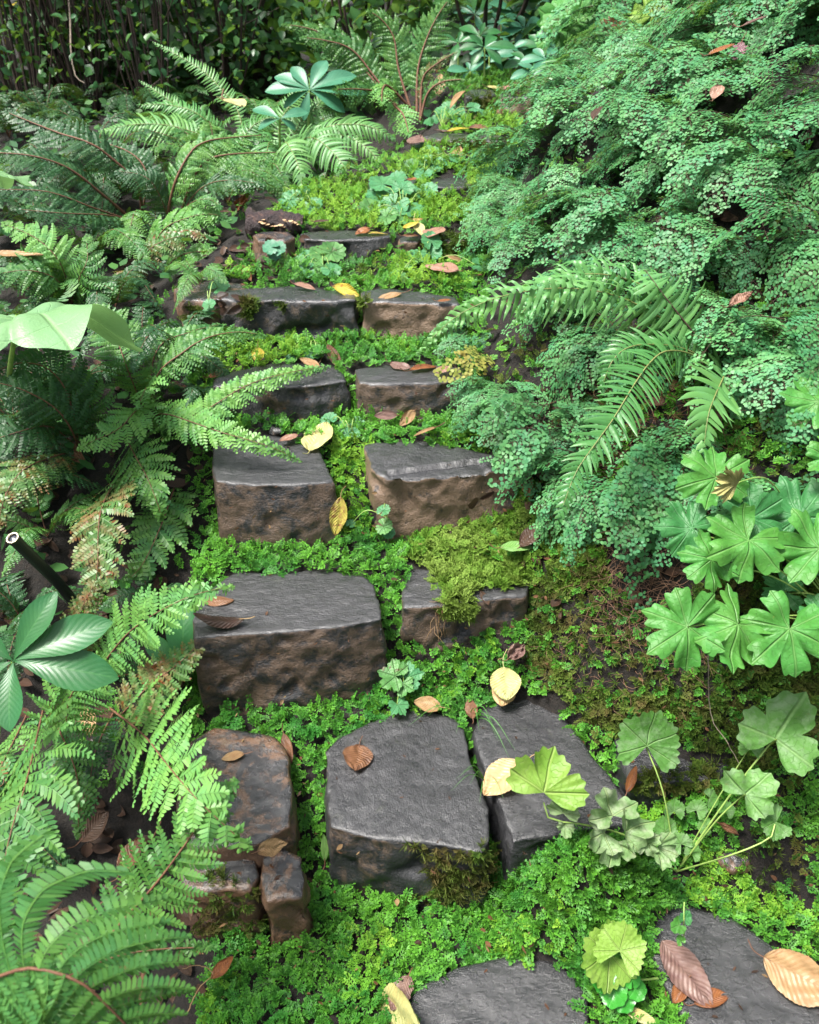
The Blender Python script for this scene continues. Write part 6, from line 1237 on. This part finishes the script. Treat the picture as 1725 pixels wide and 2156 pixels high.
fallen('brown leaf in the dark under the bright fanned frond', 185, 1520, 280, 60, 'leaf_tan', .6, lift=.05, curl=.5)
fallen('rusty leaf in the dark hollow at the left edge', 8, 1610, 90, 60, 'leaf_rust', .5, lift=.05, curl=.5)
fallen('big brown leaf in the dark hollow at the lower left', 275, 1800, 60, 90, 'leaf_brown', .6, lift=.02, curl=.5)
fallen('second brown leaf lying in the lower left hollow', 200, 1740, 45, 90, 'leaf_dark', .6, lift=.02, curl=.5)
fallen('cream leaf resting on the upright sword fern shoots', 490, 218, 330, 40, 'leaf_cream', .5, lift=.5, curl=.4)

# litter of small dead leaves in the shaded beds
mb = MB(); r_ = random.Random(9)
for _ in range(560):
    if _ > 420: px, py = r_.uniform(380, 640), r_.uniform(380, 650)
    elif r_.random() < .6: px, py = r_.uniform(0, 430), r_.uniform(450, 2100)
    else: px, py = r_.uniform(1000, 1725), r_.uniform(150, 1300)
    l_, n_, t_ = hit(px, py)
    if onstone(np.array([l_.x]), np.array([l_.y]))[0]: continue
    a_ = r_.uniform(0, 6.28); blade(mb, r_.uniform(.03, .06), r_.uniform(.015, .03), orient(l_ + n_ * .01, (math.cos(a_), math.sin(a_), r_.uniform(-.2, .4)), n_ + Vector((r_.uniform(-.4, .4), r_.uniform(-.4, .4), 0))), 0, nu=4, nv=2, curl=r_.uniform(.2, 1), seed=_, tint=r_.random())
tag(mb.build('leaf_litter', [M['leaf_dark']], smooth=True), 'dark decaying leaf litter in the shaded beds', kind='stuff')
mb = MB(); r_ = random.Random(19)
for _ in range(900):
    px, py = r_.uniform(380, 1725), r_.uniform(250, 2156); l_, n_, t_ = hit(px, py)
    st_ = bool(onstone(np.array([l_.x]), np.array([l_.y]))[0])
    if l_.x > np.interp(l_.y, EY, ER) + .25 or l_.x < np.interp(l_.y, EY, EL) - .1 or (st_ and r_.random() < .8): continue
    a_ = r_.uniform(0, 6.28); s_ = r_.uniform(.006, .016); blade(mb, s_, s_ * r_.uniform(.2, .6), orient(l_ + n_ * (.001 if st_ else r_.uniform(.018, .034)), (math.cos(a_), math.sin(a_), r_.uniform(-.2, .3)), n_ + Vector((r_.uniform(-.4, .4), r_.uniform(-.4, .4), 0))), r_.choice((0, 0, 1, 2)), nu=2, nv=1, curl=r_.uniform(.2, 1), seed=_, tint=r_.random())
tag(mb.build('leaf_crumbs', [M['leaf_brown'], M['leaf_tan'], M['leaf_dark']], smooth=True), 'brown crumbs of dead leaves scattered over moss and stones', kind='stuff')
# ---------------------------------------------------------------- thicket and woods behind
x, y = rng.uniform(-3.2, -.3, 5200), rng.uniform(1.3, 5.2, 5200); ok = (x < np.interp(y, EY, EL) - .1); x, y = x[ok], y[ok]; zz = terr(x, y) + rng.uniform(.0, .10, len(x))
X = rng.normal(size=(len(x), 3)); X[:, 2] *= .3; X /= np.linalg.norm(X, axis=1)[:, None]; U = rng.normal(size=(len(x), 3)) * .4 + [0, -.2, 1]; Yv = np.cross(U, X); Yv /= np.linalg.norm(Yv, axis=1)[:, None]
s_ = rng.uniform(.02, .05, (len(x), 1)); P = np.stack([x, y, zz], 1); V = np.stack([P + X * s_ * a + Yv * s_ * b for a, b in [(0, 0), (.35, .32), (.7, .25), (1, 0), (.7, -.25), (.35, -.32)]], 1).reshape(-1, 3)
mb = MB(); mb.add(V, np.arange(len(x) * 6).reshape(-1, 6), 0, np.repeat(rng.random(len(x)), 6)); tag(mb.build('undergrowth', [M['bg']]), 'low dark leafy undergrowth between the ferns of the left bed', kind='stuff')
def leafcloud(n, c, rad, size, seed, droop=.3, hollow=.4, ar=.5):
    r = np.random.default_rng(seed); d = r.normal(size=(n, 3)); d /= np.linalg.norm(d, axis=1)[:, None]
    q = d * (hollow + (1 - hollow) * r.random((n, 1)) ** .6) * np.array(rad); q *= 1 + .25 * vnoise(d[:, 0:1] * 3, d[:, 2:3] * 3, 1.5, seed); P = np.array(c) + q
    X = r.normal(size=(n, 3)); X[:, 2] = X[:, 2] * .5 - droop; X /= np.linalg.norm(X, axis=1)[:, None]
    U = r.normal(size=(n, 3)) * .6 + [0, -.3, 1]; Yv = np.cross(U, X); Yv /= np.linalg.norm(Yv, axis=1)[:, None]; Zv = np.cross(X, Yv)
    s = size * r.uniform(.6, 1.3, (n, 1)); tpl = [(0, 0, 0), (.3, .8, .12), (.65, .75, .06), (1, 0, -.25), (.65, -.75, .06), (.3, -.8, .12), (.33, 0, 0), (.66, 0, -.05)]
    V = np.stack([P + s * (X * a + Yv * b * ar * .6 + Zv * c_ * .7) for a, b, c_ in tpl], 1).reshape(-1, 3); b = (np.arange(n) * 8)[:, None]
    F = np.concatenate([b + f for f in ([0, 6, 1, 1], )]) if False else np.concatenate([b + [0, 6, 7, 1], b + [1, 7, 3, 2], b + [0, 5, 7, 6], b + [5, 4, 3, 7]])
    return V, F, np.repeat(r.random(n), 8)
# twiggy multi-stemmed shrubs
for i, (px, py, ns, lab) in enumerate([(60, 262, 22, 'dark multi stemmed shrub at the left edge of the thicket'), (195, 272, 26, 'dense clump of thin brown stems in the middle of the dark thicket'), (330, 262, 14, 'sparse brown stemmed shrub right of the pale dangling vine'), (470, 215, 9, 'thin stemmed shrub behind the upright sword fern shoots')]):
    b = at(px, py, 4.1 + .15 * (i % 2)); g, _n = down(b.x, b.y); b = Vector((b.x, b.y, g.z)); root = tag(empty('twiggy_shrub', b), lab, 'shrub', 'twiggy shrubs in the thicket')
    rs = random.Random(i + 3)
    for k_ in range(ns):
        a_ = rs.uniform(0, 6.28); sp_ = rs.uniform(.02, .09); o_ = Vector((math.cos(a_) * sp_, math.sin(a_) * sp_, 0)); ln_ = Vector((math.cos(a_) * rs.uniform(.1, .6), math.sin(a_) * rs.uniform(.1, .5), rs.uniform(1.5, 2.4)))
        mb = MB(); tube(mb, [b + o_ - Vector((0, 0, .05)), b + o_ + ln_ * .35 + Vector((rs.uniform(-.04, .04), 0, 0)), b + o_ + ln_ * .7 + Vector((rs.uniform(-.06, .06), 0, 0)), b + o_ + ln_], rs.uniform(.003, .009), .002, 6, 12)
        for _ in range(3):
            f0 = rs.uniform(.15, .6); q = b + o_ + ln_ * f0; tube(mb, [q, q + Vector((rs.uniform(-.15, .15), rs.uniform(-.1, .1), .25)), q + Vector((rs.uniform(-.35, .35), rs.uniform(-.2, .2), .6))], .003, .001, 4, 6)
        build('stem', mb.arrays(), [M['stem']], root, True)
    mb = MB(); V, F, tn = leafcloud(260, (b.x, b.y + .1, b.z + 1.6), (.8, .5, .7), .06, i + 40); mb.add(V, F, 0, tn); V, F, tn = leafcloud(560, (b.x, b.y + .4, b.z + .42), (.85, .45, .5), .06, i + 60, hollow=.1, ar=.6); mb.add(V, F, 0, tn); V, F, tn = leafcloud(80, (b.x + .1, b.y - .28, b.z + .30), (.65, .16, .36), .045, i + 66, hollow=.0, ar=.6); mb.add(V, F, 0, tn); build('foliage', mb.arrays(), [M['bg']], root)
# leafy shrubs
SH = [(-1.0, 5.0, .62, 'bg', 420, 'dark broad leaved bush before the tree trunk'), (-.35, 5.0, .55, 'bg_lime', 300, 'low lime green bush right of the tree trunk'), (-2.0, 5.15, .55, 'bg_yellow', 60, 'few bright yellow leaves glimpsed between the brown stems'), (-.15, 4.6, .5, 'bg', 380, 'dark bush right behind the upright fern'), (.9, 5.2, .7, 'bg', 500, 'dark bush behind the middle of the hellebore clump'), (.35, 4.35, .42, 'bg', 300, 'low dark leafy plant left of the hellebore clump'), (-2.6, 5.0, .6, 'bg', 420, 'dark bush low at the left behind the stems'), (-1.6, 4.95, .5, 'bg', 380, 'dark bush low behind the pale vine'),
      (-3.4, 5.2, 1.1, 'bg', 900, 'dark leafy bush at the far left behind the twiggy shrubs'), (-2.3, 5.6, 1.0, 'bg', 900, 'dark leafy bush behind the dense clump of stems'), (-1.35, 5.6, .9, 'bg', 800, 'broad leaved bush right of the dense clump of stems'), (-.95, 6.6, .9, 'bg_lime', 900, 'lime leaved bush glowing behind the thicket'), (-.2, 6.8, .9, 'bg_lime', 800, 'light green bush left of the tree trunk'), (.5, 7.6, 1.0, 'bg', 900, 'dark bush behind the upright fern'),
      (-2.7, 7.2, 1.0, 'bg_yellow', 130, 'thin bush with bright yellow leaves deep in the thicket'), (1.5, 8.6, 1.1, 'bg', 900, 'dark bush behind the hellebores'), (2.9, 8.2, 1.2, 'bg', 900, 'green bush behind the crest of the bank'), (-4.6, 7.0, 1.3, 'bg', 900, 'tall dark bush at the far left back'), (-1.8, 8.0, 1.3, 'bg_lime', 800, 'tall lime bush far behind the thicket')]
for i, (x_, y_, r_s, mt, n_l, lab) in enumerate(SH):
    g, _n = down(x_, y_); root = tag(empty('leafy_shrub', g), lab, 'shrub', 'leafy shrubs behind the garden'); mb = MB(); rs = random.Random(i)
    V, F, tn = leafcloud(n_l, (x_, y_, g.z + r_s * .85), (r_s * .8, r_s * .6, r_s * 1.0), .085 if mt != 'bg_yellow' else .07, i + 80, hollow=.35, ar=.62); mb.add(V, F, 0, tn); build('foliage', mb.arrays(), [M[mt]], root)
    mb = MB()
    for k_ in range(7):
        a_ = rs.uniform(0, 6.28); tube(mb, [g, g + Vector((math.cos(a_) * .2, math.sin(a_) * .15, r_s * .7)), g + Vector((math.cos(a_) * .5 * r_s, math.sin(a_) * .4 * r_s, r_s * 1.5))], .012, .004, 6, 10)
    build('branches', mb.arrays(), [M['stem']], root, True)
# trees
for i, (x_, y_, tr, lab) in enumerate([(-.86, 5.35, .085, 'dark tree trunk rising behind the bluish hellebore rosette'), (-2.9, 8.5, .13, 'tree deep in the dark woods at the upper left'), (1.2, 10, .15, 'tree behind the top of the steps'), (3.6, 7.5, .14, 'tree behind the crest of the right bank'), (-5.6, 9, .15, 'tree at the far left of the woods')]):
    g, _n = down(x_, y_); root = tag(empty('tree', g), lab, 'tree', 'trees behind the garden'); rs = random.Random(i + 70); mb = MB(); H = 5.5
    tube(mb, [g - Vector((0, 0, .1)), g + Vector((.03, 0, .8)), g + Vector((-.05, 0, 2.2)), g + Vector((.1, .1, H))], tr * 1.15, tr * .5, 14, 40, wob=.004)
    for k_ in range(7):
        a_ = rs.uniform(0, 6.28); h0 = rs.uniform(2.2, 4.8); tube(mb, [g + Vector((0, 0, h0)), g + Vector((math.cos(a_) * .6, math.sin(a_) * .6, h0 + .5)), g + Vector((math.cos(a_) * 1.5, math.sin(a_) * 1.5, h0 + .9))], tr * .4, tr * .1, 8, 10)
    build('trunk', mb.arrays(), [M['bark']], root, True); mb = MB()
    for k_ in range(5):
        a_ = rs.uniform(0, 6.28); V, F, tn = leafcloud(200, (x_ + math.cos(a_) * rs.uniform(.2, 1.2), y_ + math.sin(a_) * rs.uniform(.1, 1.0) + 1.0, g.z + rs.uniform(2.6, 5.6)), (1.0, .9, .6), .16, i * 20 + k_, hollow=.1); mb.add(V, F, 0, tn)
    build('crown', mb.arrays(), [M['bg']], root)  # leaf masses overhead, out of view, added to shade the thicket
mb = MB()
for i, (cx, cy, rx, ry, n_) in enumerate([(-6, 11, 3, 1, 1500), (-2.5, 12, 2.5, 1, 1500), (1, 12.5, 2.5, 1, 1500), (4.5, 11, 2.5, 1, 1500), (-8, 7, 1.2, 3, 1200), (7, 8, 1.2, 3, 1200), (-6, 1, 1, 4, 1300), (5.5, 1, 1, 4, 1300), (-3, -5, 3, 1, 1200), (3, -5, 3, 1, 1200), (-4.6, 3.2, .7, 2, 900), (4.6, 4, .7, 2, 900)]):  # clumps beside and behind the camera are unseen, added to block low sky light
    V, F, tn = leafcloud(n_, (cx, cy, 2.8), (rx, ry, 2.8), .22, i + 300, hollow=.2); mb.add(V, F, 0, tn)
tag(mb.build('woodland', [M['bg']]), 'dense dark woodland closing off the background, with unseen clumps added around to block low sky light', kind='stuff')
